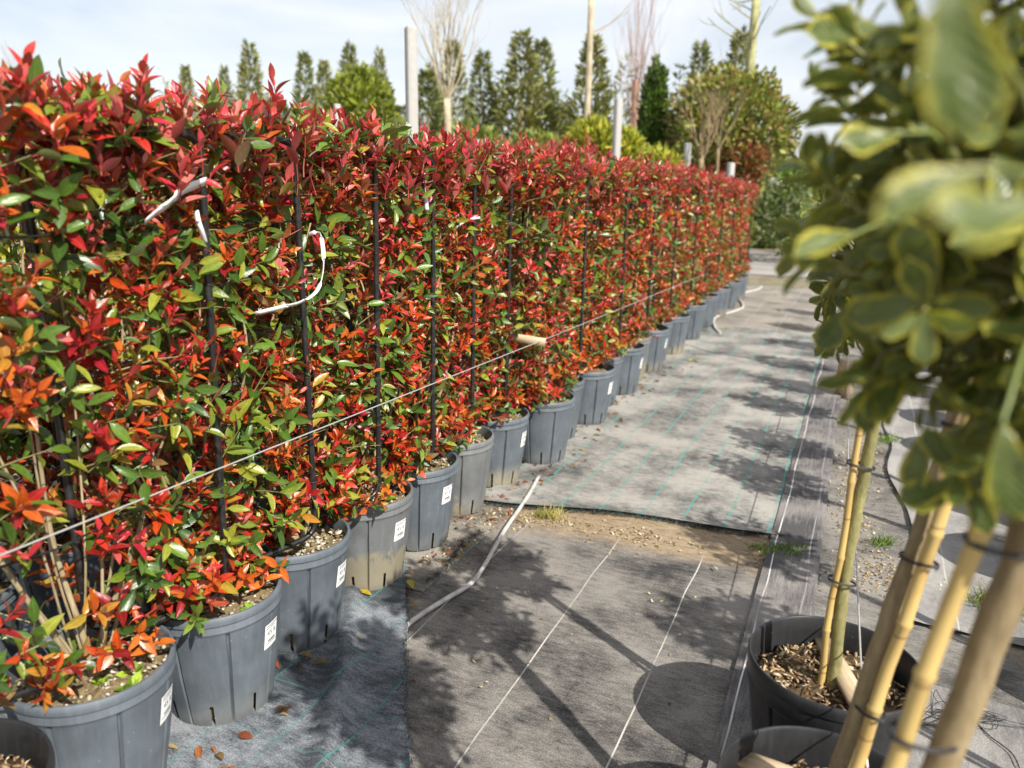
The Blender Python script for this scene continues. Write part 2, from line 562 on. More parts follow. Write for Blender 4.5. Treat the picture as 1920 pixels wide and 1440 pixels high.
def fabric_material(name, dark, dust, dust_lo, dust_hi, lines=(), period=None, cross=None, sand=None, streak=(1.0, 6.0), rough=.8, wl=.006):
    """Woven ground cloth. UV.x = metres across the row, UV.y = metres along it."""
    t = NT(name)
    uvv = t.coord('UV')
    uv = t.xyz(uvv)
    def scaled(sx, sy):
        m = t.new('ShaderNodeMapping'); m.inputs['Scale'].default_value = (sx, sy, 1)
        t.link(uvv, m.inputs['Vector']); return m.outputs[0]
    big = t.noise(uvv, 2.3, 5, .6)
    mid = t.noise(scaled(*streak), 9, 6, .7, .4)
    fine = t.noise(scaled(1, 2.6), 95, 4, .75)
    grain = t.noise(scaled(240, 240), 1, 2)
    f = t.math('ADD', t.math('MULTIPLY', big, .85), t.math('ADD', t.math('MULTIPLY', mid, .45), t.math('MULTIPLY', fine, .5)))
    f = t.ramp(f, [(dust_lo, 0.0), (dust_hi, 1.0)])
    c = t.mix(f, dark, dust)
    c = t.mix(t.ramp(grain, [(.42, .45), (.6, 0.0)]), c, tuple(x * .45 for x in dark))
    w = t.math('MULTIPLY', t.math('SUBTRACT', t.noise(scaled(.0, 1.0), 1.3, 2), .5), .035)
    worn = t.ramp(t.math('ADD', big, t.math('MULTIPLY', fine, .25)), [(.55, 1.0), (.78, .15)])
    x = t.math('ADD', uv[0], w)
    stitch = t.ramp(t.math('FRACT', t.math('MULTIPLY', uv[1], 160.0)), [(.2, .65), (.5, 1.0)])
    def line(fac, colr):
        nonlocal c
        c = t.mix(t.math('MULTIPLY', fac, worn), c, colr)
    for (t0, colr) in lines:
        line(t.math('MULTIPLY', t.math('LESS_THAN', t.math('ABSOLUTE', t.math('SUBTRACT', x, t0)), wl / 2), stitch), colr)
    if period:
        p0, p, colr = period
        k = t.math('ABSOLUTE', t.math('SUBTRACT', t.math('FRACT', t.math('DIVIDE', t.math('SUBTRACT', x, p0 - p / 2), p)), .5))
        line(t.math('MULTIPLY', t.math('LESS_THAN', k, wl / 2 / p), .9), colr)
    if cross:
        p0, p, colr = cross
        w2 = t.math('MULTIPLY', t.math('SUBTRACT', t.noise(scaled(1.0, 0.0), 2.0, 2), .5), .06)
        k = t.math('ABSOLUTE', t.math('SUBTRACT', t.math('FRACT', t.math('DIVIDE', t.math('ADD', uv[1], w2), p)), .5))
        line(t.math('MULTIPLY', t.math('LESS_THAN', k, wl / 2 / p), .55), colr)
    if sand:
        y0, y1, colr = sand                                   # trodden-in sand towards one end of the cloth
        k = t.math('DIVIDE', t.math('SUBTRACT', uv[1], y0), y1 - y0, clamp=True)
        k = t.math('MULTIPLY', k, t.math('ADD', .25, t.math('ADD', t.math('MULTIPLY', big, .8), t.math('MULTIPLY', fine, .55))))
        c = t.mix(t.ramp(k, [(.50, 0.0), (.66, .85)]), c, t.mix(t.ramp(t.math('ADD', t.math('MULTIPLY', mid, .6), t.math('MULTIPLY', fine, .5)), [(.42, 0.0), (.68, 1.0)]), (colr[0] * .42, colr[1] * .40, colr[2] * .40), colr))
    t.set(Base_Color=c, Roughness=rough, Specular_IOR_Level=.25)
    t.bump(t.math('ADD', t.math('MULTIPLY', mid, .6), t.math('ADD', t.math('MULTIPLY', fine, .35), t.math('MULTIPLY', grain, .25))), .45, .006)
    return t.m

def sheet(name, f_st, ns, nt_, material, height, z0, label, parent=None):
    """A cloth laid on the ground. f_st(a, b) -> (s, t) for a, b in 0..1; height(s, t) gives its folds."""
    V, UV = [], []
    for i in range(ns + 1):
        for j in range(nt_ + 1):
            s, tt = f_st(i / ns, j / nt_)
            p = st(s, tt, z0 + height(s, tt))
            V.append(tuple(p)); UV.append((tt, s))
    q = [(i * (nt_ + 1) + j, i * (nt_ + 1) + j + 1, (i + 1) * (nt_ + 1) + j + 1, (i + 1) * (nt_ + 1) + j) for i in range(ns) for j in range(nt_)]
    me = np_mesh(name, V, [np.array(q)], material, uv=UV)
    return tag(obj(name, me, parent), label, kind='structure')

def lerp(a, b, k): return a + (b - a) * k
def wob(s, t, k=1.0):
    return .5 * (math.sin(s * 3.1 * k + t * 1.7 + .4) * math.sin(t * 4.3 * k - s * .8 + 1.1) + 1)

WHITE = (.52, .50, .46)
TEAL = (.05, .27, .24)
fab_near = fabric_material('black_cloth_dusty', (.036, .035, .036), (.285, .265, .238), .74, 1.18,
                           lines=[(-.905, WHITE), (-.50, WHITE), (-1.37, WHITE), (-.12, WHITE), (-.06, (.22, .22, .24))],
                           sand=(2.75, 3.62, (.38, .29, .18)), streak=(1.6, 5.0), wl=.0055)
sheet('path_cloth', lambda a, b: (lerp(-2.0, 3.9, a), lerp(-1.62, -.05, b)), 60, 24, fab_near, lambda s, t: .004 * wob(s, t, 1.6), .004,
      'black woven ground cloth with white lines covering the near path')

fab_mid = fabric_material('dark_cloth_green_grid', (.070, .069, .068), (.40, .380, .345), .74, 1.18,
                          period=(-.25, .207, TEAL), cross=(0, .235, (.06, .22, .20)), streak=(2.0, 3.0), wl=.009)
def mid_edge(t): return 3.47 + (t + 1.65) * .18 + .03 * math.sin(t * 5)
sheet('path_cloth', lambda a, b: (lerp(mid_edge(lerp(-1.72, -.15, b)), 9.75, a), lerp(-1.72, -.15, b)), 90, 24, fab_mid,
      lambda s, t: .010 * wob(s, t, 1.2) + .012 * math.exp(-((s - mid_edge(t)) / .05) ** 2) + .03 * max(0, -1.3 - t) * math.exp(-((s - 3.6) / .2) ** 2), .012,
      'dark ground cloth with green grid lines on the path, dusted white')
fab_strip = fabric_material('dark_cloth_strip', (.075, .072, .074), (.27, .25, .235), .80, 1.2, lines=[(-.20, (.6, .6, .58)), (-.045, (.28, .28, .30))], streak=(7, .6), wl=.006)
sheet('path_cloth', lambda a, b: (lerp(-1.5, 14.3, a), lerp(-.23, .0, b)), 120, 8, fab_strip, lambda s, t: .004 * wob(s, t, 2.0) + .008 * math.exp(-((t + .02) / .03) ** 2), .0235,
      'narrow strip of dark cloth with one white line along the right of the path')
fab_far = fabric_material('pale_worn_cloth', (.11, .10, .09), (.34, .31, .265), .68, 1.02, period=(-.4, .42, (.4, .39, .36)), streak=(1.0, 4.0), wl=.006)
sheet('path_cloth', lambda a, b: (lerp(9.6, 14.6, a), lerp(-2.6, .2, b)), 40, 16, fab_far, lambda s, t: .006 * wob(s, t), .008,
      'worn sandy cloth at the far end of the path')

# the blue-black cloth under the pots, folded over beside the path
def flap_edge(s):
    w = .006 * math.sin(s * 9) + .004 * math.sin(s * 23 + 1) + .002 * math.sin(s * 61)
    return w + (-1.03 - (s - 1.62) * .63 if s < 2.55 else -1.615)
fab_flap = fabric_material('blue_black_cloth', (.058, .068, .078), (.30, .32, .345), .80, 1.36, period=(-1.03, .205, (.05, .20, .19)), cross=(0, .235, (.05, .19, .18)), streak=(1.5, 4.5), wl=.0055, rough=.65)
def flap_h(s, t):
    e = flap_edge(s) - t                                       # metres in from the free edge
    u = s * .62 + t * .78
    ridge = .030 * math.exp(-((e - .30 - .05 * math.sin(s * 2.2)) / .045) ** 2) * (1.0 if s < 2.5 else 0.3)
    lift = .016 * math.exp(-(e / .10) ** 2)
    return .006 * wob(s, t, 2.3) + ridge + lift + .006 * math.sin(u * 19 + math.sin(t * 9)) * math.exp(-((e - .25) / .3) ** 2) * .6
sheet('pot_row_cloth', lambda a, b: (lerp(-.6, 2.62, a), lerp(-3.4, flap_edge(lerp(-.6, 2.62, a)), b ** .7)), 110, 70, fab_flap, flap_h, .018,
      'blue-black ground cloth with green lines, its folded edge crossing the path')
fab_row = fabric_material('dusty_cloth_under_pots', (.085, .078, .070), (.36, .325, .275), .72, 1.05, period=(-1.5, .21, (.12, .28, .25)), streak=(1.3, 3.5), wl=.005)
sheet('pot_row_cloth', lambda a, b: (lerp(2.5, 14.4, a), lerp(-3.6, -1.5, b)), 70, 16, fab_row, lambda s, t: .004 * wob(s, t, 1.5), .006,
      'dusty grey cloth under the far part of the pot row')
# right of the path
fab_r1 = fabric_material('silver_grey_cloth', (.12, .118, .118), (.33, .315, .295), .74, 1.1, period=(.9, .9, (.16, .38, .36)), streak=(6.0, 1.2), wl=.005)
sheet('side_cloth', lambda a, b: (lerp(-2.0, 2.75 - .35 * b, a), lerp(.05, 4.5, b)), 60, 60, fab_r1,
      lambda s, t: .006 * wob(s, t, 1.7) + .004 * math.sin(s * 21 + t * 6 + math.sin(t * 4)), .010, 'silver-grey ground cloth under the potted standards')
fab_r2 = fabric_material('creased_grey_cloth', (.17, .165, .16), (.36, .345, .325), .70, 1.05, lines=[(.52, WHITE)], streak=(3, 3), wl=.006)
def r2_edge(s): return .33 + .10 * math.exp(-((s - 3.9) / .5) ** 2) + .02 * math.sin(s * 6)
sheet('side_cloth', lambda a, b: (lerp(3.12, 9.5, a), lerp(r2_edge(lerp(3.12, 9.5, a)), 6.5, b ** 1.6)), 90, 50, fab_r2,
      lambda s, t: .012 * wob(s, t, 1.4) + .035 * math.exp(-(((s - 4.6) * .55 + (t - .75) * .83) / .04) ** 2) * math.exp(-((s - 4.6) / .5) ** 2) + .010 * math.exp(-((t - r2_edge(s)) / .04) ** 2), .012,
      'creased light grey ground cloth with a lifted edge right of the path')

fab_r3 = fabric_material('weathered_grey_cloth', (.075, .070, .066), (.30, .28, .25), .76, 1.12, streak=(1.5, 5.0))
sheet('side_cloth', lambda a, b: (lerp(2.3, 10.0, a), lerp(.0, .75 + .1 * math.sin(a * 40), b)), 90, 14, fab_r3,
      lambda s, t: .004 * wob(s, t, 2.4) + .003 * math.sin(s * 17 + t * 5), .0045, 'weathered dark grey cloth strip with litter between path edge and creased cloth')

# road beyond the row
t = NT('asphalt')
p = t.coord('Object')
n = t.noise(p, 60, 5, .7); n2 = t.noise(p, .9, 4)
t.set(Base_Color=t.mix(t.ramp(n2, [(.35, 0.0), (.7, 1.0)]), t.mix(n, (.15, .145, .14), (.26, .25, .24)), (.33, .31, .285)), Roughness=.9)
t.bump(n, .3, .01)
me = np_mesh('road', [tuple(st(s, tt, .012)) for s, tt in ((16.2, -30), (16.9, 40), (23.5, 40), (22.5, -30))], [np.array([(0, 1, 2, 3)])], t.m)
tag(obj('road', me), 'pale grey access road beyond the end of the row', kind='structure')
MAT['asphalt'] = t.m

def fray(parent, pts, n, length, seed):
    """Loose black threads along a cut cloth edge."""
    r = np.random.default_rng(seed)
    V, T, C = [], [], []
    P = np.array([tuple(p) for p in pts])
    for k in range(n):
        u = r.random() * (len(P) - 1); i = int(u)
        o = P[i] + (P[min(i + 1, len(P) - 1)] - P[i]) * (u - i) + r.normal(0, .006, 3) * (1, 1, 0)
        d = -np.array(D) * r.uniform(.3, 1) + np.array(N) * r.normal(0, .5) + np.array((0, 0, r.uniform(-.1, .6)))
        d = unit(d) * length * r.uniform(.4, 1.4)
        w = unit(np.cross(d, (0, 0, 1))) * .0011
        m = o + d * .55 + np.array((0, 0, .004))
        e = o + d; e[2] = max(.008, e[2] - .012)
        b = len(V)
        V += [o - w, o + w, m + w * .8, m - w * .8, e]
        T += [(b, b + 1, b + 2), (b, b + 2, b + 3), (b + 3, b + 2, b + 4)]
        c = r.choice([.015, .03, .06]) if r.random() < .93 else .0
        C += [(c, c, c) if c else (.05, .27, .24)] * 5
    me = np_mesh('frayed_edge', V, [np.array(T)], MAT['chips'], col=np.array(C), smooth=False)
    o = obj('frayed_edge', me, parent)
    o['kind'] = 'stuff'
mid_cloth = [o for o in scene.objects if o.name.startswith('path_cloth')][1]
fray(mid_cloth, [st(mid_edge(tt), tt, .018) for tt in np.linspace(-1.70, -.16, 30)], 1500, .028, 3)
flap = [o for o in scene.objects if o.name.startswith('pot_row_cloth')][0]
fray(flap, [st(s, flap_edge(s) + .001, .020 + flap_h(s, flap_edge(s))) for s in np.linspace(.5, 2.6, 60)], 500, .010, 8)
row_cloth = [o for o in scene.objects if o.name.startswith('pot_row_cloth')][1]
fray(row_cloth, [on(px, py, .012) for px, py in ((905, 990), (860, 1030), (840, 1060), (800, 1090))], 260, .05, 4)

def chip_stuff(name, spots, label, seed, sizes=(.004, .014), pal=None, flat=.35, parent=None, mat='chips'):
    """Loose chips of bark, straw, gravel; spots = [(centre, spread_x, spread_y, n)]."""
    r = np.random.default_rng(seed)
    V, Q, C = [], [], []
    for (c, sx, sy, n) in spots:
        for k in range(n):
            o = np.array(tuple(c)) + np.array(D) * r.normal(0, sx) + np.array(N) * r.normal(0, sy)
            L = r.uniform(*sizes); W = L * r.uniform(.3, .9); H = L * r.uniform(.15, .5)
            a = r.uniform(0, math.pi); til = r.normal(0, flat)
            x = np.array((math.cos(a), math.sin(a), til)) * L / 2
            y = np.array((-math.sin(a), math.cos(a), r.normal(0, flat))) * W / 2
            h = np.array((0, 0, H))
            b = len(V)
            V += [o - x - y, o + x - y * .6, o + x * .8 + y, o - x * .7 + y, o + h + x * .1]
            Q += [(b, b + 1, b + 4), (b + 1, b + 2, b + 4), (b + 2, b + 3, b + 4), (b + 3, b, b + 4)]
            cc = np.array(pal[r.integers(len(pal))]) * r.uniform(.7, 1.25)
            C += [cc] * 5
    me = np_mesh(name, V, [np.array(Q)], MAT[mat], col=np.array(C), smooth=False)
    o = obj(name, me, parent)
    return tag(o, label, kind='stuff')

STRAW = [(.34, .25, .12), (.42, .33, .18), (.24, .16, .08), (.46, .40, .28), (.15, .10, .06)]
spots = [(on(px, py, .012), a, b, n) for px, py, a, b, n in (
    (930, 970, .10, .10, 260), (1040, 975, .05, .14, 200), (1200, 1005, .05, .16, 160), (850, 1040, .10, .05, 160), (700, 1120, .06, .05, 70), (600, 1215, .07, .04, 60),
    (640, 1150, .05, .10, 60), (440, 1370, .05, .08, 50), (1460, 1050, .08, .07, 200), (1650, 1080, .12, .10, 320), (1590, 900, .5, .05, 260), (1850, 1130, .1, .22, 300), (1610, 980, .3, .08, 260), (1640, 860, .3, .06, 160),
    (1100, 880, .25, .05, 60), (1260, 700, .7, .08, 160), (1000, 1200, .5, .4, 60))]
chip_stuff('plant_litter', spots, 'straw-coloured plant litter scattered beside the pots and cloth edges', 21, (.004, .018), STRAW)

# ------------------------------------------------------------------ leaves
def leaf_template(rows, cols, width=.36, fold=.25, curl=.25, peak=.45, tip=1.0, wave=.0, wide_tip=False):
    """A leaf of length 1 along +Y, folded along the midrib, drooping at the tip. Returns V, quads, tris, UV."""
    V, UV = [], []
    ts = np.linspace(0, 1, rows)
    for tt in ts:
        if wide_tip:
            w = width * 1.22 * tt ** .75 * max(0, 1 - tt ** 4.5) ** .62
        else:
            w = width * (math.sin(math.pi * tt ** .88) ** .84 if 0 < tt < 1 else 0)
        w = max(w, .02 if tt < .02 else .003)
        for k in range(cols):
            u = -1 + 2 * k / (cols - 1)
            z = abs(u) * w * fold * .5 - curl * tt ** 2 * .5 + wave * math.sin(tt * 9 + u * 2) * abs(u) * .06
            V.append((u * w / 2, tt, z)); UV.append((k / (cols - 1), tt))
    q = [(i * cols + k, i * cols + k + 1, (i + 1) * cols + k + 1, (i + 1) * cols + k) for i in range(rows - 1) for k in range(cols - 1)]
    return np.array(V), np.array(q), np.array(UV)

def frames(dirs, nrms):
    y = dirs / (np.linalg.norm(dirs, axis=1)[:, None] + 1e-9)
    z = nrms - (nrms * y).sum(1)[:, None] * y
    z /= np.linalg.norm(z, axis=1)[:, None] + 1e-9
    x = np.cross(y, z)
    return np.stack([x, y, z], axis=2)                         # columns

def leaves_mesh(name, tmpl, O, Fr, S, C, material):
    Vt, Qt, Ut = tmpl
    n, k = len(O), len(Vt)
    V = np.einsum('nij,kj->nki', Fr, Vt) * S[:, None, None] + O[:, None, :]
    Q = (Qt[None] + (np.arange(n) * k)[:, None, None]).reshape(-1, 4)
    shade = np.random.default_rng(n).uniform(.85, 1.15, (n, 1))
    col = np.repeat(C * shade, k, axis=0)
    return np_mesh(name, V.reshape(-1, 3), [Q], material, col=col, uv=np.tile(Ut, (n, 1)))

PH = [leaf_template(7, 3, .38, .45, .30), leaf_template(7, 3, .34, .8, .6), leaf_template(7, 3, .43, .25, .15), leaf_template(7, 3, .36, .6, -.22)]
PH_LOW = leaf_template(5, 3, .37, .5, .3)

RED = [(.44, .030, .012), (.36, .018, .016), (.47, .058, .010), (.22, .012, .012), (.45, .085, .012), (.50, .12, .014), (.27, .040, .012)]
PINK = [(.50, .034, .046), (.40, .020, .038), (.55, .085, .080), (.32, .015, .026), (.60, .16, .14), (.46, .032, .022)]  # new-growth pinks; the palest paints in backlight and sky reflection on top shoots
GREEN = [(.060, .120, .014), (.100, .175, .018), (.040, .085, .014), (.150, .205, .022), (.080, .145, .022), (.25, .27, .03)]
AUTUMN = [(.42, .19, .025), (.32, .22, .03), (.22, .13, .05)]
PALETTE = RED + PINK + GREEN + AUTUMN

LEAF_VARIANTS = []
for ci, c in enumerate(PALETTE):
    for si in range(2):
        tm = PH[(ci + si * 2) % 4] if si == 0 else PH[(ci + 1) % 4]
        cc = np.array(c) * (0.95 if si else 1.08)
        LEAF_VARIANTS.append(np_mesh('leaf', tm[0], [tm[1]], MAT['photinia'], col=np.tile(cc, (len(tm[0]), 1)), uv=tm[2]))

class Plant:
    pass

def gen_photinia(seed, half=.43, z0=.46, z1=1.78, front=.105, back=.17, n_new=120, n_old=95, green=.4, top=30, bare=0.0, warm=.5, cover=8, skirt=22):
    """Leaves, twigs and stems of one trained photinia in its own coordinates (x along the row, -y towards the path, z up)."""
    r = np.random.default_rng(seed)
    pl = Plant()
    O, DR, NR, S, CI = [], [], [], [], []
    tw = MB()
    stems = []
    ns = 10 if bare > 1 else 6
    for k in range(ns):
        xt = (k + .5) / ns * 2 * half - half
        xb = xt * .035
        yb = r.normal(0, .006)
        zt = r.uniform(z1 - .35, z1)
        mid = (xt * .55 + r.normal(0, .02), r.normal(0, .03), lerp(.34, zt, .35))
        pts = smooth_path([(xb, yb, .32), (xb + xt * .15, yb + r.normal(0, .014), .455), mid, (xt + r.normal(0, .03), r.normal(0, .04), lerp(.34, zt, .72)), (xt + r.normal(0, .04), r.normal(0, .05), zt)], 5)
        rad = np.linspace(1, 0, len(pts)) ** 1.4 * (r.uniform(.007, .011) if bare <= 1 or k % 4 == 0 else r.uniform(.001, .004)) + .0026
        stems.append((pts, rad))
    pl.stems = stems
    pl.base_pts = [(0, 0, .30), (.003, .002, .345), (.0, .0, .375), (-.002, 0, .40)]
    def shoot(o, a, L, nl, l0, l1, kind, h, th0=72, th1=24):
        a = unit(a)
        u = unit(np.cross(a, (r.normal(), r.normal(), r.normal())))
        v = np.cross(a, u)
        bend = r.normal(0, .12, 3)
        phi = r.uniform(0, 6.28)
        pts = []
        pal = kind
        base_c = pal[r.integers(len(pal))]
        for i in range(nl):
            f = i / max(1, nl - 1)
            p = o + a * L * f + bend * (L * f * f)
            if i % 2 == 0 or i == nl - 1: pts.append(p)
            phi += 2.4
            th = R(lerp(th0, th1, f) + r.normal(0, 9))
            rad = math.cos(phi) * u + math.sin(phi) * v
            d = math.cos(th) * a + math.sin(th) * rad
            nn = math.sin(th) * a - math.cos(th) * rad
            d = d + np.array((0, 0, -.10 if kind is GREEN else .05))
            O.append(p); DR.append(d); NR.append(nn + r.normal(0, .18, 3))
            S.append(lerp(l0, l1, f ** 1.6) * r.uniform(.8, 1.15))
            c = base_c if r.random() < .6 else pal[r.integers(len(pal))]
            if kind is not GREEN and f < .25 and r.random() < .45:
                c = (GREEN + AUTUMN)[r.integers(len(GREEN) + len(AUTUMN))]
            CI.append(c)
        if len(pts) >= 2:
            tc_ = (.30, .045, .03) if kind is not GREEN else (.20, .17, .07)
            tw.tube(pts, np.linspace(.0026, .0013, len(pts)), 4, tc_, caps=False)
    def pos(zlo, zhi):
        x = r.uniform(-half, half)
        z = lerp(zlo, zhi, r.random())
        side = -1 if r.random() < .62 else 1
        dep = front if side < 0 else back
        taper = .55 + .45 * min(1, (z - .4) / .5)
        y = side * dep * taper * math.sqrt(r.uniform(.12, 1))
        return np.array((x * (.72 + .28 * min(1, (z - .38) / .35)), y, z)), side
    for k in range(n_new):
        zlo = z0 - .05
        p, side = pos(zlo, z1 - .04)
        h = (p[2] - z0) / (z1 - z0)
        if bare and r.random() < bare * max(0, .95 - p[2]): continue
        if bare > 1 and p[0] < .05 and p[2] < 1.15 and r.random() < .6: continue
        a = np.array((r.normal(0, .45), side * r.uniform(.25, 1.0), r.uniform(.35, 1.1)))
        pal = PINK if r.random() < .12 + max(0, (h - .72)) * 1.6 else RED
        if pal is RED and r.random() < .06 + warm * .12: pal = RED[4:] + AUTUMN
        L = r.uniform(.05, .13)
        shoot(p - unit(a) * L * .5, a, L, int(r.integers(6, 11)), r.uniform(.048, .082), r.uniform(.026, .046), pal, h)
    for k in range(n_old):
        p, side = pos(z0 + .02, z1 + .02)
        if bare and r.random() < bare * max(0, .95 - p[2]): continue
        if bare > 1 and p[0] < .05 and p[2] < 1.15 and r.random() < .6: continue
        h = (p[2] - z0) / (z1 - z0)
        a = np.array((r.normal(0, .6), side * r.uniform(.3, 1.0), r.uniform(.1, .8)))
        L = r.uniform(.08, .17)
        nl = int(r.integers(4, 7))
        shoot(p - unit(a) * L * .6, a, L, nl, r.uniform(.062, .105), r.uniform(.05, .078), GREEN, h, 78, 45)
    for k in range(top):                                         # upright new shoots that make the ragged top
        o = np.array((r.uniform(-half * .98, half * .98), r.normal(-.05, .08), z1 + r.uniform(-.22, .0)))
        a = np.array((r.normal(0, .28), r.normal(0, .25), 1.0))
        L = r.uniform(.05, .12) if r.random() < .9 else r.uniform(.12, .17)
        shoot(o, a, L, int(r.integers(6, 11)), r.uniform(.055, .09), r.uniform(.03, .05), PINK if k % 4 else RED, 1.0, 60, 18)
    for k in range(skirt):                                       # low shoots spilling over the pot rim
        o = np.array((r.uniform(-.30, .30), r.uniform(-.17, -.04), r.uniform(.42, .62)))
        a = np.array((r.normal(0, .5), -r.uniform(.3, 1.0), r.uniform(.0, .8)))
        shoot(o - unit(a) * .05, a, r.uniform(.05, .11), int(r.integers(5, 9)), r.uniform(.05, .085), r.uniform(.03, .05), (RED, GREEN, RED, RED[4:] + AUTUMN)[k % 4], .1, 75, 28)
    for k in range(cover):                                       # leaves hanging over the top bar
        o = np.array((r.uniform(-half, half), r.uniform(-.16, -.09), z1 + r.uniform(-.10, -.01)))
        a = np.array((r.normal(0, .4), -r.uniform(.1, .7), 1.0))
        shoot(o, a, r.uniform(.04, .10), int(r.integers(5, 9)), r.uniform(.055, .09), r.uniform(.035, .055), (PINK, GREEN, RED, PINK, GREEN)[k % 5], 1.0, 75, 25)
    O, S = np.array(O), np.array(S)
    # the posts of the frame stay mostly clear: few leaves right in front of them
    tipx = O[:, 0] + np.array(DR)[:, 0] * S * .5
    hide = (np.abs(tipx - .385) < .05) & (O[:, 1] < -.04) & (O[:, 2] < z1) & (r.random(len(O)) < .86)
    keep = ~hide
    pl.O, pl.DR, pl.NR = O[keep], np.array(DR)[keep], np.array(NR)[keep]
    pl.S, pl.C = S[keep], np.array(CI)[keep]
    pl.F = frames(pl.DR, pl.NR)
    pl.twigs = tw
    return pl

def colour_index(C):
    P = np.array(PALETTE)
    return np.argmin(((C[:, None, :] - P[None]) ** 2).sum(2), axis=1)

# ------------------------------------------------------------------ pots
def pot_mesh(name, material, r0, r1, h, lip=.012, lip_h=.028, band=.05, grooves=8, seg=192, slits=True):
    """Tapered nursery pot: rolled lip, band under it, pressed-in vertical grooves, drainage slits at the foot."""
    rb = lerp(r0, r1, .86)
    prof = [(r0 * .86, .0, 0), (r0 - .004, .0, 0), (r0, .006, 1), (lerp(r0, rb, .14), .045, 1), (lerp(r0, rb, .27), .085, 1), (lerp(r0, rb, .6), .185, 1), (rb - .001, h - band - .012, 1), (rb, h - band - .008, 0),
            (rb + .0045, h - band, 0), (r1 - lip * .55, h - lip_h - .004, 0), (r1 - lip * .60, h - lip_h, 0), (r1 - .001, h - lip_h + .003, 0), (r1, h - lip_h * .55, 0), (r1 - .0015, h - .006, 0), (r1 - .005, h, 0),
            (r1 - lip + .001, h, 0), (r1 - lip - .003, h - .006, 0), (r1 - lip - .006, h - .05, 0), (rb - .012, h - .09, 0), (rb - .03, h - .2, 0)]
    nr = len(prof)
    V = np.zeros((nr * seg, 3))
    step = seg // grooves
    for i, (rad, z, gr) in enumerate(prof):
        for k in range(seg):
            a = 2 * math.pi * k / seg
            rr = rad
            if gr and (k % step) == 0: rr -= .011
            V[i * seg + k] = (rr * math.cos(a), rr * math.sin(a), z)
    q = []
    half_ = step // 2
    for i in range(nr - 1):
        for k in range(seg):
            m = k % step
            if slits and i in (2, 3) and m in (half_, half_ + 1): continue
            if slits and i in (0, 1) and m in (half_, half_ + 1, half_ + 2, half_ + 3): continue
            k2 = (k + 1) % seg
            q.append((i * seg + k, i * seg + k2, (i + 1) * seg + k2, (i + 1) * seg + k))
    me = np_mesh(name, V, [np.array(q)], material)
    me.set_sharp_from_angle(angle=R(38))
    return me

def soil_mesh(name, material, r_top, r_bot, z, seed, bumpy=.008):
    """Root ball seen at the top of a pot: an uneven disc with sides."""
    r = np.random.default_rng(seed)
    seg, rings = 36, 7
    V, q = [], []
    V.append((0, 0, z + r.normal(0, bumpy)))
    for i in range(1, rings + 1):
        for k in range(seg):
            a = 2 * math.pi * k / seg
            rad = r_top * i / rings
            V.append((rad * math.cos(a), rad * math.sin(a), z + r.normal(0, bumpy) * (1 if i < rings else .3) - .006 * (i / rings) ** 2))
    for k in range(seg):
        a = 2 * math.pi * k / seg
        V.append((r_bot * math.cos(a), r_bot * math.sin(a), .006))
    tri = [(0, 1 + k, 1 + (k + 1) % seg) for k in range(seg)]
    for i in range(rings):
        b0, b1 = 1 + i * seg, 1 + (i + 1) * seg
        q += [(b0 + k, b1 + k, b1 + (k + 1) % seg, b0 + (k + 1) % seg) for k in range(seg)]
    return np_mesh(name, V, [np.array(q), np.array(tri)], material)

R0, R1, PH_H = .158, .209, .40
POT_GREY = pot_mesh('plant_pot', MAT['grey_pot'], R0, R1, PH_H)
POT_MUD = pot_mesh('plant_pot', MAT['mud_pot'], R0, R1, PH_H)
POT_DIRTY = pot_mesh('plant_pot', MAT['dirty_pot'], R0, R1, PH_H)
SOILS = [soil_mesh('soil', MAT['soil'], .188, .135, .352, 40 + k) for k in range(3)]

def text_mesh(body, size):
    cu = bpy.data.curves.new('t', 'FONT')
    cu.body = body
    cu.size = size
    cu.align_x = 'CENTER'
    ob = bpy.data.objects.new('t', cu)
    COL.objects.link(ob)
    dg = bpy.context.evaluated_depsgraph_get()
    m = ob.evaluated_get(dg).to_mesh()
    V = np.array([tuple(v.co) for v in m.vertices])
    polys = [tuple(p.vertices) for p in m.polygons]
    ob.evaluated_get(dg).to_mesh_clear()
    bpy.data.objects.remove(ob)
    bpy.data.curves.remove(cu)
    return V, polys
TXT_V, TXT_P = text_mesh('45 lt', .026)

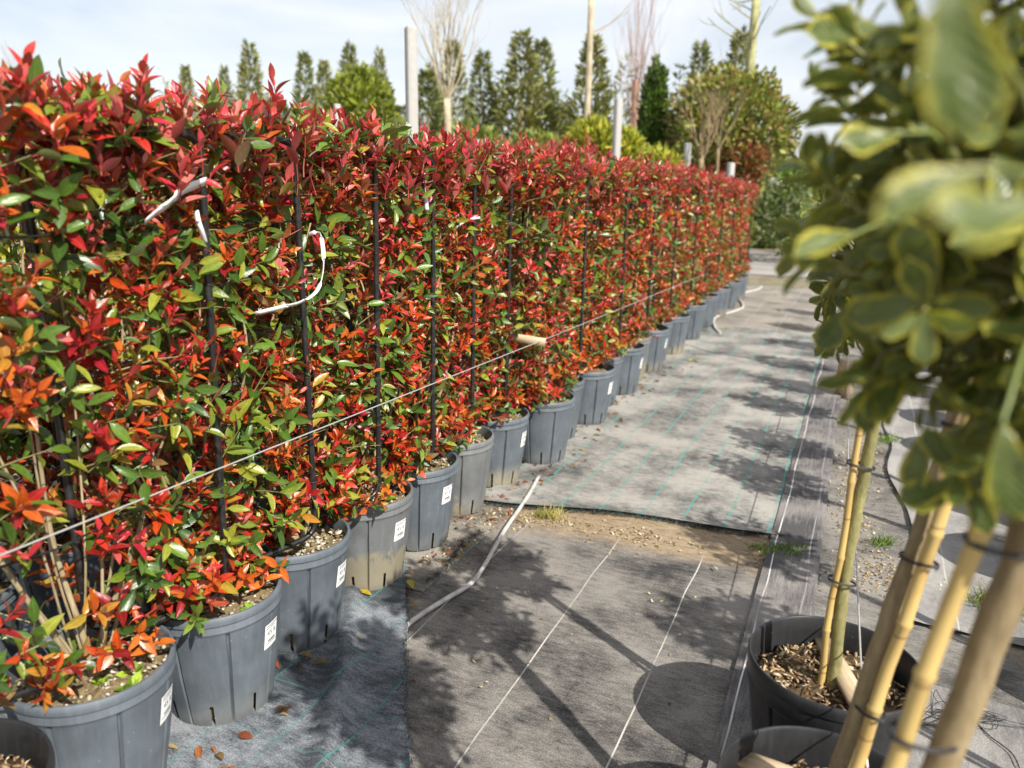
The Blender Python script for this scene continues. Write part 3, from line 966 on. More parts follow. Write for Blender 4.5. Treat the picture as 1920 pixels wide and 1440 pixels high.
def label_meshes():
    """A paper label bent to the pot's wall, with its print."""
    w, hh, zc = .066, .086, .265
    def rad(z): return lerp(R0, lerp(R0, R1, .86), min(1, z / .338)) + .0022
    def wrap(x, z, off=0.0):
        rr = rad(z) + off
        a = x / rr
        return (rr * math.cos(a), rr * math.sin(a), z)
    V, q = [], []
    nx = 8
    for j in range(2):
        for i in range(nx + 1):
            V.append(wrap(-w / 2 + w * i / nx, zc - hh / 2 + hh * j))
    q = [(i, i + 1, nx + 1 + i + 1, nx + 1 + i) for i in range(nx)]
    paper = np_mesh('label_sticker', V, [np.array(q)], MAT['paper'])
    mb = MB()
    r = np.random.default_rng(9)
    def dash(x0, x1, z0, z1):
        n = max(1, int((x1 - x0) / .006))
        VV = [wrap(lerp(x0, x1, k / n), z, .0012) for z in (z0, z1) for k in range(n + 1)]
        mb.add(VV, [np.array([(k, k + 1, n + 1 + k + 1, n + 1 + k) for k in range(n)])])
    for z, k, hgt in ((.300, 9, .0035), (.292, 7, .0035), (.236, 8, .003)):
        x = -.027
        for i in range(k):
            l = r.uniform(.003, .0065)
            dash(x, x + l, z, z + hgt); x += l + .0015
    x = -.018
    while x < .02:
        l = r.choice([.0008, .0016, .0024]); dash(x, x + l, .243, .252); x += l + r.choice([.0009, .0015])
    P = np.array([wrap(v[0], .2665 + v[1], .0012) for v in TXT_V])
    by = {}
    for p in TXT_P: by.setdefault(len(p), []).append(p)
    tri = []
    for n, ps in by.items():
        for p in ps:
            for k in range(1, n - 1): tri.append((p[0], p[k], p[k + 1]))
    mb.add(P, [np.array(tri)])
    return paper, mb.mesh('label_print', MAT['ink'], smooth=False)
LABEL, PRINT = label_meshes()

# ------------------------------------------------------------------ black pipe frame that the hedge is trained on
def frame_meshes(half=.385, zt=1.765, left=.385):
    rp = .0105
    pts = [(-.15, -.03, .345), (-.15, -.03, .425), (-left, .055, .437), (-left, .055, zt), (half, -.095, zt), (half, -.095, .437), (.15, -.03, .425), (.15, -.03, .345)]
    m = MB()
    m.tube(round_path(pts, .062, 7), rp, 10)
    fr = m.mesh('support_frame', MAT['pipe'])
    bars = []
    for z in (.78, 1.18, 1.52):
        m = MB()
        m.tube([(-left, .045, z), (-.1, -.065, z - .006), (.1, -.04, z - .004), (half, -.083, z)], .0028, 6)
        bars.append(m.mesh('cross_wire', MAT['pipe']))
    m = MB()
    ring = [(.0125 * math.cos(a), .0125 * math.sin(a), .001 * math.sin(a * 3)) for a in np.linspace(0, 2 * math.pi, 13)]
    m.tube(ring, .0018, 5)
    m.tube([(0, -.012, 0), (.006, -.03, .006), (.0, -.037, -.004)], .001, 4)
    return fr, bars, m.mesh('wire_tie', MAT['tie'])
FRAME, BARS, TIE = frame_meshes()
FRAME_WIDE, BARS_WIDE, _t = frame_meshes(left=.72)

# ------------------------------------------------------------------ the front row
def weed_mesh(seed, n=9, size=.03):
    r = np.random.default_rng(seed)
    O, DR, NR, S, C = [], [], [], [], []
    for k in range(n):
        a = r.uniform(0, 6.28); el = r.uniform(.2, 1.0)
        d = np.array((math.cos(a) * math.cos(el), math.sin(a) * math.cos(el), math.sin(el)))
        O.append(d * r.uniform(0, .012)); DR.append(d); NR.append(np.array((0, 0, 1.0)) + r.normal(0, .2, 3)); S.append(size * r.uniform(.6, 1.2))
        C.append(((.20, .33, .02), (.30, .42, .04), (.14, .25, .02))[r.integers(3)])
    tm = leaf_template(5, 3, .62, .2, .25)
    return leaves_mesh('weed', tm, np.array(O), frames(np.array(DR), np.array(NR)), np.array(S), np.array(C), MAT['soft_leaf'])
WEEDS = [weed_mesh(60 + k) for k in range(4)]
def gravel_mesh(seed, n, rad, z, sizes, pal, ch=False):
    r = np.random.default_rng(seed)
    V, T, C = [], [], []
    for k in range(n):
        a, rr = r.uniform(0, 6.28), rad * math.sqrt(r.random())
        c = np.array((rr * math.cos(a), rr * math.sin(a), z + r.uniform(-.002, .006)))
        s = r.uniform(*sizes)
        sc = np.array((s * r.uniform(.7, 1.3), s * r.uniform(.6, 1.2), s * r.uniform(.35, .7))) if not ch else np.array((s * r.uniform(1, 1.9), s * r.uniform(.35, .7), s * r.uniform(.15, .35)))
        rot = Matrix.Rotation(r.uniform(0, 6.28), 3, 'Z') @ Matrix.Rotation(r.normal(0, .45 if ch else .2), 3, 'X') @ Matrix.Rotation(r.normal(0, .45 if ch else .2), 3, 'Y')
        v = np.array([(1, 0, .1), (.4, .9, 0), (-.6, .7, .1), (-1, -.1, 0), (-.4, -.9, .1), (.6, -.7, 0), (.1, .05, 1), (0, 0, -.8)]) * (1 + r.normal(0, .16, (8, 1)))
        v = (v * sc / 2) @ np.array(rot).T + c
        b = len(V)
        V += list(v)
        for i in range(6):
            j = (i + 1) % 6
            T += [(b + i, b + j, b + 6), (b + j, b + i, b + 7)]
        cc = np.array(pal[r.integers(len(pal))]) * r.uniform(.75, 1.2)
        C += [cc] * 8
    return np_mesh('gravel', V, [np.array(T)], MAT['chips'], col=np.array(C), smooth=False)
PEBBLE = [(.46, .42, .32), (.36, .32, .22), (.52, .48, .38), (.25, .21, .13), (.20, .15, .08)]
GRAVELS = [gravel_mesh(70 + k, 330, .185, .353, (.004, .026), PEBBLE) for k in range(2)]
BARK = [(.36, .25, .14), (.26, .17, .09), (.46, .36, .23), (.15, .09, .05), (.54, .43, .28), (.20, .13, .08)]

centres = [(-1.12, 1.80), (-.93, 2.19), (-.80, 2.585), (-.62, 3.01), (-.455, 3.40), (-.30, 3.79), (-.11, 4.20), (.18, 4.57)]
s_now = Vector((*centres[-1], 0)).dot(D)
t_now = Vector((*centres[-1], 0)).dot(N)
k = 0
while s_now < 12.5:
    s_now += .445 + random.uniform(-.015, .02)
    k += 1
    off = -.07 if k % 2 else .0
    p = st(s_now, -1.715 + off + random.uniform(-.015, .015))
    centres.append((p.x, p.y))

VARIANTS = {}
def variant(i):
    """The nearest ten plants are all different; farther ones share six shapes."""
    v = i if i < 10 else 10 + (i % 6)
    if v not in VARIANTS:
        far = v >= 10
        kw = dict(seed=100 + v, n_new=220, n_old=104, top=52)
        if v == 0: kw.update(n_new=240, n_old=165, bare=1.1, top=66, warm=.3, z1=1.80, cover=28, skirt=24)
        if v == 1: kw.update(n_new=240, n_old=108, bare=.6, top=54, warm=1.0, z1=1.81, cover=24)
        if v == 2: kw.update(n_new=215, n_old=124, warm=.6, z1=1.80, cover=20)
        if v == 3: kw.update(n_new=212, n_old=120)
        if far: kw.update(n_new=200, n_old=84, top=50)
        VARIANTS[v] = gen_photinia(**kw)
        pl = VARIANTS[v]
        n_single = 300 if v < 10 else 130
        r = np.random.default_rng(v)
        score = -pl.O[:, 1] * 5 + pl.S * 8 + (pl.O[:, 2] > 1.72) * .35 + r.random(len(pl.O)) * .45
        idx = np.argsort(-score)
        pl.single = idx[:n_single]
        rest = idx[n_single:]
        pl.ci = colour_index(pl.C)
        pl.rest_mesh = leaves_mesh('foliage', PH_LOW if far else leaf_template(6, 3, .36, .5, .3), pl.O[rest], pl.F[rest], pl.S[rest], pl.C[rest], MAT['photinia'])
        pl.twig_mesh = pl.twigs.mesh('twigs', MAT['twig'], color=True)
        pl.stem_meshes = []
        for pts, rad in pl.stems:
            m = MB(); m.tube(pts, rad, 7); pl.stem_meshes.append(m.mesh('stem', MAT['stem']))
        m = MB(); m.tube(smooth_path(pl.base_pts, 4), np.array([.034, .033, .031, .029, .028, .027, .027, .026, .025, .024, .021, .016, .009]) * .95, 12); pl.trunk_mesh = m.mesh('trunk', MAT['stem'])
        pl.leaf_choice = [(int(pl.ci[j]) * 2 + int(r.integers(2)), Matrix.Translation(pl.O[j]) @ (Matrix(pl.F[j].tolist()) * float(pl.S[j])).to_4x4()) for j in pl.single]
    return VARIANTS[v]

ORD = ['first', 'second', 'third', 'fourth', 'fifth', 'sixth', 'seventh', 'eighth', 'ninth', 'tenth', 'eleventh', 'twelfth', 'thirteenth', 'fourteenth', 'fifteenth', 'sixteenth',
       'seventeenth', 'eighteenth', 'nineteenth', 'twentieth', 'twenty-first', 'twenty-second', 'twenty-third', 'twenty-fourth', 'twenty-fifth', 'twenty-sixth', 'twenty-seventh', 'twenty-eighth']
LOOK = {0: 'red and green photinia in grey pot with bare stems showing, nearest of the front row',
        1: 'orange-red photinia in scuffed grey pot, second from the left in the front row',
        2: 'photinia in grey pot with beige mud smear, third from the left in the front row',
        3: 'photinia in grey pot with tan dirt low down, fourth in the front row'}
LABEL_AT = {0: 0, 1: -14, 2: -14, 3: -30, 4: -32, 6: -22, 9: -28, 11: -24, 13: -24}
for i, (x, y) in enumerate(centres):
    root = empty('potted_photinia', (x, y, .014), ROW_ANGLE + R(-3 + random.uniform(-2, 2)))
    root.rotation_euler.x, root.rotation_euler.y = R(random.uniform(-.9, .9)), R(random.uniform(-.9, .9))
    n = len(centres)
    lab = LOOK.get(i) or ('photinia hedge plant in grey pot, %s from the left in the front row' % ORD[i] if i < 14 else 'photinia hedge plant in grey pot, %s from the far end of the front row' % ('last' if i == n - 1 else ORD[n - 1 - i]))
    if i == n - 1: lab = 'photinia hedge plant in grey pot, farthest of the front row'
    tag(root, lab, 'hedge plant', 'photinia plants of the front row')
    pl = variant(i)
    pot_rot = random.uniform(0, 6.28)
    if i in LABEL_AT: pot_rot = R(LABEL_AT[i]) - root.rotation_euler.z
    pot = obj('plant_pot', POT_MUD if i == 2 else POT_DIRTY if i in (3, 5, 12) else POT_GREY, root, rot=(0, 0, pot_rot))
    if i in LABEL_AT:
        st_ = obj('label_sticker', LABEL, pot); obj('label_print', PRINT, pot)
        st_['label'] = 'white paper label with printed text'
    obj('soil', SOILS[i % 3], root, rot=(0, 0, random.uniform(0, 6)))
    if i < 8:
        gv = obj('gravel', GRAVELS[i % 2], root, rot=(0, 0, random.uniform(0, 6))); gv['kind'] = 'stuff'
        for w in range(5 if i == 0 else 4):
            a, rr = random.uniform(0, 6.28), random.uniform(.06, .17)
            wd = obj('weed', WEEDS[(i + w) % 4], root, (rr * math.cos(a), rr * math.sin(a), .354), (0, 0, random.uniform(0, 6)))
            wd.scale = [random.uniform(.7, 1.3)] * 3
    fr = obj('support_frame', FRAME_WIDE if i == 0 else FRAME, root)
    for b in (BARS_WIDE if i == 0 else BARS): obj('cross_wire', b, root)
    if i < 9:
        for sx in (-1, 1):
            for z in (.62, 1.02, 1.42):
                if i == 0 and sx < 0: continue
                obj('wire_tie', TIE, root, (sx * .385, -.095 if sx > 0 else .055, z + random.uniform(-.08, .08)), (random.uniform(-.2, .2), 0, random.uniform(-1, 1)))
    obj('trunk', pl.trunk_mesh, root)
    for m in pl.stem_meshes: obj('stem', m, root)
    tw = obj('twigs', pl.twig_mesh, root); tw['kind'] = 'stuff'
    fo = obj('foliage', pl.rest_mesh, root); fo['kind'] = 'stuff'
    for (vi, mat_) in pl.leaf_choice:
        o = bpy.data.objects.new('leaf', LEAF_VARIANTS[vi])
        o.parent = root
        o.matrix_basis = mat_
        COL.objects.link(o)
    if i > 16:
        root.scale = (1, 1, 1 - .006 * (i - 16))

# second row behind, seen only through gaps and over the top
back_i = 0
for s in np.arange(.75, 12.2, .50):
    p = st(s, -2.52 + random.uniform(-.03, .03))
    pl = variant(10 + back_i % 6)
    root = empty('potted_photinia', (p.x, p.y, .014), ROW_ANGLE + R(random.uniform(-5, 5)) + (math.pi if back_i % 2 else 0))
    tag(root, 'photinia hedge plant in grey pot, part of the hidden row behind the front one', 'hedge plant', 'photinia plants of the row behind')
    obj('plant_pot', POT_GREY, root, rot=(0, 0, random.uniform(0, 6.28)))
    obj('soil', SOILS[back_i % 3], root)
    obj('support_frame', FRAME, root)
    for m in pl.stem_meshes[::2]: obj('stem', m, root)
    tw = obj('twigs', pl.twig_mesh, root); tw['kind'] = 'stuff'
    if not hasattr(pl, 'all_mesh'):
        pl.all_mesh = leaves_mesh('foliage', PH_LOW, pl.O, pl.F, pl.S, pl.C, MAT['photinia'])
    fo = obj('foliage', pl.all_mesh, root); fo['kind'] = 'stuff'
    root.scale = (1, 1, .97)
    back_i += 1

# yellow shrubs in a third row
def shrub_leaves(name, seed, n, shape, sizes, pal, material, tmpl, up=.5):
    r = np.random.default_rng(seed)
    O, DR, S, C = [], [], [], []
    for k in range(n):
        u = unit(r.normal(0, 1, 3))
        rad = r.uniform(.55, 1.0) ** .5 * (1 + .16 * math.sin(u[0] * 5 + seed) * math.sin(u[1] * 6 + u[2] * 4))
        p = u * rad * np.array(shape)
        O.append(p); DR.append(u + r.normal(0, .6, 3) + np.array((0, 0, up))); S.append(r.uniform(*sizes))
        cc = np.array(pal[r.integers(len(pal))])
        C.append(cc * r.uniform(.7, 1.2))
    O, DR = np.array(O), np.array(DR)
    NR = O / np.array(shape) + r.normal(0, .5, O.shape)
    return leaves_mesh(name, tmpl, O, frames(DR, NR), np.array(S), np.array(C), material)
YELLOW = [(.50, .46, .03), (.40, .42, .03), (.56, .54, .08), (.22, .28, .03)]
T5 = leaf_template(4, 3, .5, .3, .2)
YS = [shrub_leaves('foliage', 300 + k, 1700, (.36, .36, .52), (.04, .075), YELLOW, MAT['soft_leaf'], T5) for k in range(2)]
m = MB(); m.tube([(0, 0, 0), (.02, 0, .5), (.0, .02, 1.3)], [.02, .018, .012], 7); YTR = m.mesh('stem', MAT['stem'])
for j, s in enumerate(np.arange(.9, 9.5, .72)):
    p = st(s, -3.45 + random.uniform(-.06, .06))
    root = empty('yellow_shrub', (p.x, p.y, 0), random.uniform(0, 6))
    tag(root, 'bright yellow leafy shrub showing over the red hedge', 'shrub', 'yellow shrubs behind the red hedge')
    obj('stem', YTR, root)
    fo = obj('foliage', YS[j % 2], root, (0, 0, 1.48 if j < 7 else 1.38)); fo['kind'] = 'stuff'
    fo2 = obj('foliage', YS[(j + 1) % 2], root, (0, 0, .95)); fo2['kind'] = 'stuff'

# ------------------------------------------------------------------ wires, ribbons, batten
def wire(name, pts, rad, label, mat='wire', sag=0.0):
    m = MB(); m.tube(pts, rad, 8)
    return tag(obj(name, m.mesh(name, MAT[mat])), label, 'wire')
wl_t = -1.555
pa, pb = plane_t(0, 1040, wl_t), plane_t(1270, 535, wl_t)
dv = (pb - pa) / 8
pts = [pa - dv * 2] + [pa + dv * k + Vector((0, 0, -.006 * math.sin(k / 8 * math.pi) + random.uniform(-.002, .002))) for k in range(9)] + [pb + dv * 2]
wire('support_wire', [tuple(p) for p in pts], .0023, 'thin grey wire stretched along the front of the red hedge')
wr = [on(px, py, .47) for px, py in ((1589, 640), (1592, 740), (1590, 880), (1602, 960), (1614, 1240), (1626, 1440))]
wr = [ (p.x, p.y, p.z) for p in wr]
wire('support_wire', wr, .0026, 'grey wire running beside the bamboo canes on the right')

def ribbon(name, pts, width, side, mat, label):
    """A strip of tape along pts, its width along `side`, with real thickness."""
    P = np.array([tuple(p) for p in smooth_path(pts, 6)])
    n = len(P)
    T = np.gradient(P, axis=0); T /= np.linalg.norm(T, axis=1)[:, None]
    V, q = [], []
    th = .0006
    for i in range(n):
        sd = np.array(tuple(side[min(len(side) - 1, int(i / n * len(side)))]))
        sd = unit(sd - T[i] * np.dot(sd, T[i])) * width / 2 * (1 if i not in (0, n - 1) else .9)
        nn = unit(np.cross(T[i], sd)) * th
        V += [P[i] - sd - nn, P[i] + sd - nn, P[i] + sd + nn, P[i] - sd + nn]
    for i in range(n - 1):
        b, c = i * 4, i * 4 + 4
        for k in range(4):
            k2 = (k + 1) % 4
            q.append((b + k, b + k2, c + k2, c + k))
    q += [(0, 3, 2, 1), ((n - 1) * 4, (n - 1) * 4 + 1, (n - 1) * 4 + 2, (n - 1) * 4 + 3)]
    return tag(obj(name, np_mesh(name, V, [np.array(q)], MAT[mat], smooth=False)), label, 'ribbon')

def near_post(i, z, dx=.385):
    root = bpy.context.scene.objects
    a = ROW_ANGLE
    x, y = centres[i]
    return Vector((x + dx * math.cos(a - R(3)), y + dx * math.sin(a - R(3)), z))

def pt_line(px, py, ref, nearer=.03):
    """Point on the pixel's ray at the distance of ref, a little nearer."""
    d = ray(px, py)
    o = Vector((0, 0, CAM_H))
    k = (ref - o).dot(d) / d.dot(d)
    return o + d * (k * (1 - nearer))
rp = near_post(0, 1.55)
ribbon('ribbon', [pt_line(px, py, rp, nr) for px, py, nr in ((386, 340, .05), (368, 346, .065), (340, 358, .09), (318, 380, .11), (296, 396, .12), (272, 416, .13))], .026, [(.35, -.3, .8), (.2, -.7, .7), (.5, -.2, .8), (.5, -.6, .6)], 'tape', 'white ribbon tail sticking out left of the nearest black post')
ribbon('ribbon', [pt_line(px, py, rp, nr) for px, py, nr in ((368, 395, .05), (372, 415, .06), (378, 432, .06), (385, 455, .05))], .013, [(1, 0, .2)], 'tape', 'short white ribbon hanging from the nearest black post')
rp = near_post(1, 1.4)
ribbon('ribbon', [pt_line(px, py, rp, nr) for px, py, nr in ((578, 440, .05), (590, 436, .06), (600, 440, .05), (606, 470, .06), (605, 510, .07), (594, 545, .08), (565, 566, .09), (536, 574, .09), (478, 588, .08))], .0125, [(.25, 0, 1), (.6, -.8, .3), (.9, .3, .2), (.5, -.9, .1), (1, 0, .1), (.2, -.8, .8), (.1, -.2, 1)], 'tape', 'long white ribbon tied to the second black post and curling down left')
rp = near_post(3, 1.6)
ribbon('ribbon', [pt_line(px, py, rp, nr) for px, py, nr in ((812, 312, .035), (800, 318, .04), (796, 345, .045), (799, 372, .045), (801, 394, .045))], .015, [(1, 0, .2), (.4, -.9, 0), (1, .3, .1)], 'violet', 'violet and white ribbon hanging from a black post')
rp = near_post(4, 1.5)
ribbon('ribbon', [pt_line(px, py, rp, nr) for px, py, nr in ((900, 408, .03), (880, 412, .035), (862, 422, .035), (850, 432, .03))], .010, [(.1, 0, 1)], 'tape', 'small white ribbon knotted among the leaves of the fifth plant')

pA, pB = pt_line(932, 627, near_post(5, .9), -.02), pt_line(1016, 641, near_post(5, .9), -.02)
m = MB()
dvec = (pB - pA)
m.box(((pA + pB) / 2)[:], (dvec.length + .04, .02, .045), rot=dvec.to_track_quat('X', 'Z').to_matrix())
tag(obj('wooden_batten', m.mesh('wooden_batten', MAT['wood'], smooth=False)), 'short pale wooden batten lying across the hedge stems', 'batten')

# hoses on the ground
def hose(pts, rad, label):
    m = MB(); m.tube(smooth_path([(p.x, p.y, rad + .012 + zz) for p, zz in pts], 8), rad, 10)
    return tag(obj('irrigation_hose', m.mesh('irrigation_hose', MAT['hose'])), label, 'hose')
hose([(on(px, py), z) for px, py, z in ((1010, 900, .0), (986, 944, .004), (945, 1005, .004), (905, 1075, .002), (880, 1105, 0), (840, 1130, 0), (800, 1155, 0), (762, 1182, -.002), (735, 1196, -.03), (700, 1215, -.04))], .0105, 'pale grey irrigation hose bending beside the near pots')
hose([(on(px, py), z) for px, py, z in ((1350, 628, -.01), (1340, 618, 0), (1338, 606, .02), (1350, 596, .005), (1375, 588, 0), (1392, 580, .0), (1390, 570, 0), (1384, 562, 0), (1392, 553, 0), (1420, 546, 0), (1428, 540, 0))], .016, 'beige irrigation hose looping on the far path')

def cord(name, pts, rad, label, mat='tie', cat='cord'):
    m = MB(); m.tube(smooth_path(pts, 6), rad, 5)
    return tag(obj(name, m.mesh(name, MAT[mat])), label, cat)
cord('irrigation_tube', [on(px, py, .018) for px, py in ((1275, 645), (1300, 650), (1330, 660), (1380, 668), (1440, 676), (1520, 690))], .004, 'thin black tube crossing the far path between the pot row and the standards')
r = np.random.default_rng(77)
c0 = on(1800, 1345, .02)
cord('twine_tangle', [tuple(c0 + Vector((r.normal(0, .07) + .03 * math.sin(k), r.normal(0, .035), .006 * (k % 3)))) for k in range(42)], .0011, 'tangle of thin black twine lying on the silver cloth', cat='twine')
cord('twine', [on(px, py, .018) for px, py in ((1780, 1302), (1810, 1330), (1850, 1375), (1895, 1410), (1912, 1440))], .002, 'single black strand of twine running to the corner of the silver cloth', cat='twine')

# fallen leaves
fl = leaf_template(7, 3, .34, .6, .3)
for k, (px, py, rz, c, lab) in enumerate(((697, 1131, 1.1, (.48, .36, .03), 'yellow fallen leaf beside the fourth pot'), (775, 1118, .4, (.42, .36, .04), 'yellow fallen leaf by the tip of the folded cloth'),
                                 (612, 1216, .9, (.36, .22, .05), 'tan fallen leaf at the foot of the third pot'), (1310, 683, .3, (.45, .42, .05), 'yellow-green fallen leaf on the far path'), (1300, 680, 2.3, (.40, .38, .06), 'curled yellow leaf on the far path'),
                                 (1345, 1078, .2, (.50, .48, .42), 'pale dry leaf on the black cloth'), (1850, 1342, 1.9, (.45, .36, .22), 'pale dry leaf in the twine on the silver cloth'))):
    me = np_mesh('fallen_leaf', fl[0] * (.085 if k < 5 else .04), [fl[1]], MAT['soft_leaf'], col=np.tile(c, (len(fl[0]), 1)), uv=fl[2])
    p = on(px, py, .0)
    zz = .036 if k < 3 else (.03 if k < 5 else .024)
    tag(obj('fallen_leaf', me, None, (p.x, p.y, zz), (.1, -.05, rz)), lab, 'leaf')

r = np.random.default_rng(88)
O, DR, NR, S, C = [], [], [], [], []
for k in range(150):
    i = int(r.integers(0, 14))
    a = r.uniform(-1.9, .5)
    rr = .19 + abs(r.normal(0, .10))
    O.append((centres[i][0] + rr * math.cos(a), centres[i][1] + rr * math.sin(a), .034 if i < 3 else .024))
    b = r.uniform(0, 6.28)
    DR.append((math.cos(b), math.sin(b), r.normal(0, .12))); NR.append((r.normal(0, .3), r.normal(0, .3), 1)); S.append(r.uniform(.025, .06))
    C.append([(.24, .07, .03), (.20, .12, .05), (.30, .22, .09), (.14, .08, .04), (.34, .12, .04)][r.integers(5)])
fm = leaves_mesh('fallen_leaves', leaf_template(5, 3, .4, .8, .5), np.array(O), frames(np.array(DR), np.array(NR)), np.array(S), np.array(C), MAT['soft_leaf'])
tag(obj('fallen_leaves', fm), 'small brown and dull red leaves fallen around the pots', kind='stuff')

# grass tufts
def tuft(name, c, n, length, spread, pal, label, seed):
    r = np.random.default_rng(seed)
    V, T, C = [], [], []
    for k in range(n):
        o = np.array(tuple(c)) + np.array((r.normal(0, spread), r.normal(0, spread * .7), 0))
        a = r.uniform(0, 6.28); lean = r.uniform(.15, 1.1)
        d = np.array((math.cos(a) * lean, math.sin(a) * lean, 1.0)); d = unit(d) * length * r.uniform(.4, 1.2)
        w = unit(np.cross(d, (math.cos(a + 1.2), math.sin(a + 1.2), .2))) * .0016
        b = len(V)
        m1 = o + d * .5; e = o + d * .95; e[2] = max(e[2] - length * .25 * lean, .01)
        V += [o - w, o + w, m1 + w * .8, m1 - w * .8, e]
        T += [(b, b + 1, b + 2), (b, b + 2, b + 3), (b + 3, b + 2, b + 4)]
        C += [np.array(pal[r.integers(len(pal))]) * r.uniform(.75, 1.2)] * 5
    me = np_mesh(name, V, [np.array(T)], MAT['twig'], col=np.array(C))
    return tag(obj(name, me), label, 'grass')
GR = [(.12, .22, .02), (.18, .28, .03), (.09, .16, .02)]
DRY = [(.40, .33, .12), (.30, .30, .06), (.48, .40, .20), (.16, .22, .03)]
tuft('grass_tuft', on(1030, 968, .012), 240, .075, .035, DRY, 'yellowing grass tuft growing at the frayed cloth edge beside the hose', 1)
tuft('grass_tuft', on(1470, 1036, .012), 420, .055, .05, GR, 'fresh green grass tuft at the right end of the frayed cloth edge', 2)
tuft('grass_tuft', on(1420, 1028, .012), 60, .035, .02, GR, 'small green grass tuft left of the fresher one', 3)
tuft('grass_tuft', on(1880, 1140, .012), 700, .10, .055, GR + DRY, 'broad green grass clump at the right edge on bare soil', 4)
tuft('grass_tuft', on(1655, 1020, .012), 120, .07, .03, GR, 'thin green weed at the lifted edge of the creased cloth', 5)
tuft('grass_tuft', on(1662, 828, .02), 120, .08, .05, GR, 'green grass tuft behind the first bamboo cane', 6)
tuft('grass_tuft', on(1270, 656, .012), 70, .05, .05, DRY, 'dry grass tuft at the foot of a far pot', 7)
tuft('grass_tuft', on(1360, 618, .012), 60, .05, .03, GR, 'small grass tuft by the looping beige hose', 8)
tuft('grass_tuft', st(14.8, -1.2, .01), 500, .10, .55, DRY + GR, 'strip of dry grass where the path meets the road', 9)

# ------------------------------------------------------------------ potted variegated standards on the right
POT_BLACK = pot_mesh('plant_pot', MAT['black_pot'], .178, .231, .385, lip=.010, lip_h=.035, band=.075, grooves=8, slits=True)
MULCH = [soil_mesh('soil', MAT['mulch'], .205, .15, .30, 90 + k, .010) for k in range(2)]
CHIPS = [gravel_mesh(95 + k, 620, .20, .304, (.008, .026), BARK, True) for k in range(2)]
EU = [leaf_template(8, 5, .55, .25, .25, wide_tip=True, wave=.5), leaf_template(8, 5, .50, .5, .5, wide_tip=True, wave=.3), leaf_template(8, 5, .58, .15, -.2, wide_tip=True, wave=.8)]
EU_M = [np_mesh('leaf', v, [q], MAT['varieg'], uv=u) for v, q, u in EU]

def gen_crown(seed, n_shoots, rx, rz, centre, spots=()):
    r = np.random.default_rng(seed)
    O, DR, NR, S = [], [], [], []
    tw = MB()
    for k in range(n_shoots + len(spots)):
        u = unit(r.normal(0, 1, 3))
        rad = r.uniform(.35, 1.0) ** .6
        p = u * np.array((rx, rx, rz)) * rad + np.array(centre)
        if k >= n_shoots:
            p = np.array(spots[k - n_shoots]); u = unit(p - np.array(centre))
        a = unit(u + r.normal(0, .35, 3) + np.array((0, 0, .35)))
        L = r.uniform(.04, .09)
        uu = unit(np.cross(a, r.normal(0, 1, 3))); vv = np.cross(a, uu)
        phi = r.uniform(0, 6.28)
        nl = int(r.integers(6, 10))
        o = p - a * L
        inner = np.array(centre) + (o - np.array(centre)) * .25 + np.array((0, 0, -.07))
        tw.tube([inner, (inner + o) / 2 + r.normal(0, .01, 3), o, p], [.005, .0038, .0028, .0018], 5, (.20, .19, .07), caps=False)
        for i in range(nl):
            f = i / (nl - 1)
            phi += 1.57 if i % 2 else math.pi
            th = R(lerp(82, 30, f) + r.normal(0, 9))
            rd = math.cos(phi) * uu + math.sin(phi) * vv
            O.append(o + a * L * f)
            DR.append(math.cos(th) * a + math.sin(th) * rd + np.array((0, 0, -.12)))
            NR.append(math.sin(th) * a - math.cos(th) * rd + r.normal(0, .15, 3))
            S.append(lerp(.082, .052, f) * r.uniform(.8, 1.2))
    return np.array(O), frames(np.array(DR), np.array(NR)), np.array(S), tw

def cane_mesh(base, top, rad, seed):
    r = np.random.default_rng(seed)
    m = MB()
    L = (Vector(top) - Vector(base)).length
    n = int(L / .23) + 1
    pts, rr = [], []
    for k in range(n + 1):
        f = k / n
        p = Vector(base).lerp(Vector(top), f) + Vector((r.normal(0, .002), r.normal(0, .002), 0))
        dd = (Vector(top) - Vector(base)) / L
        for dz, mul in ((-.008, 1.0), (-.003, 1.16), (.003, 1.18), (.008, 1.0), (.1, .96)):
            if k == n and dz > .0: continue
            q = p + dd * dz
            pts.append(tuple(q)); rr.append(rad * mul * lerp(1, .88, f))
    m.tube(pts, rr, 12)
    return m.mesh('bamboo_cane', MAT['bamboo'])

def tie_mesh(c, rx, ry, ang, turns=2):
    m = MB()
    pts = []
    for a in np.linspace(0, 2 * math.pi * turns, 16 * turns):
        x, y = rx * math.cos(a), ry * math.sin(a)
        pts.append((c[0] + x * math.cos(ang) - y * math.sin(ang), c[1] + x * math.sin(ang) + y * math.cos(ang), c[2] + .004 * a / 6.28 + .008 * math.cos(a)))
    m.tube(pts, .0017, 6)
    return m.mesh('tie', MAT['tie'])

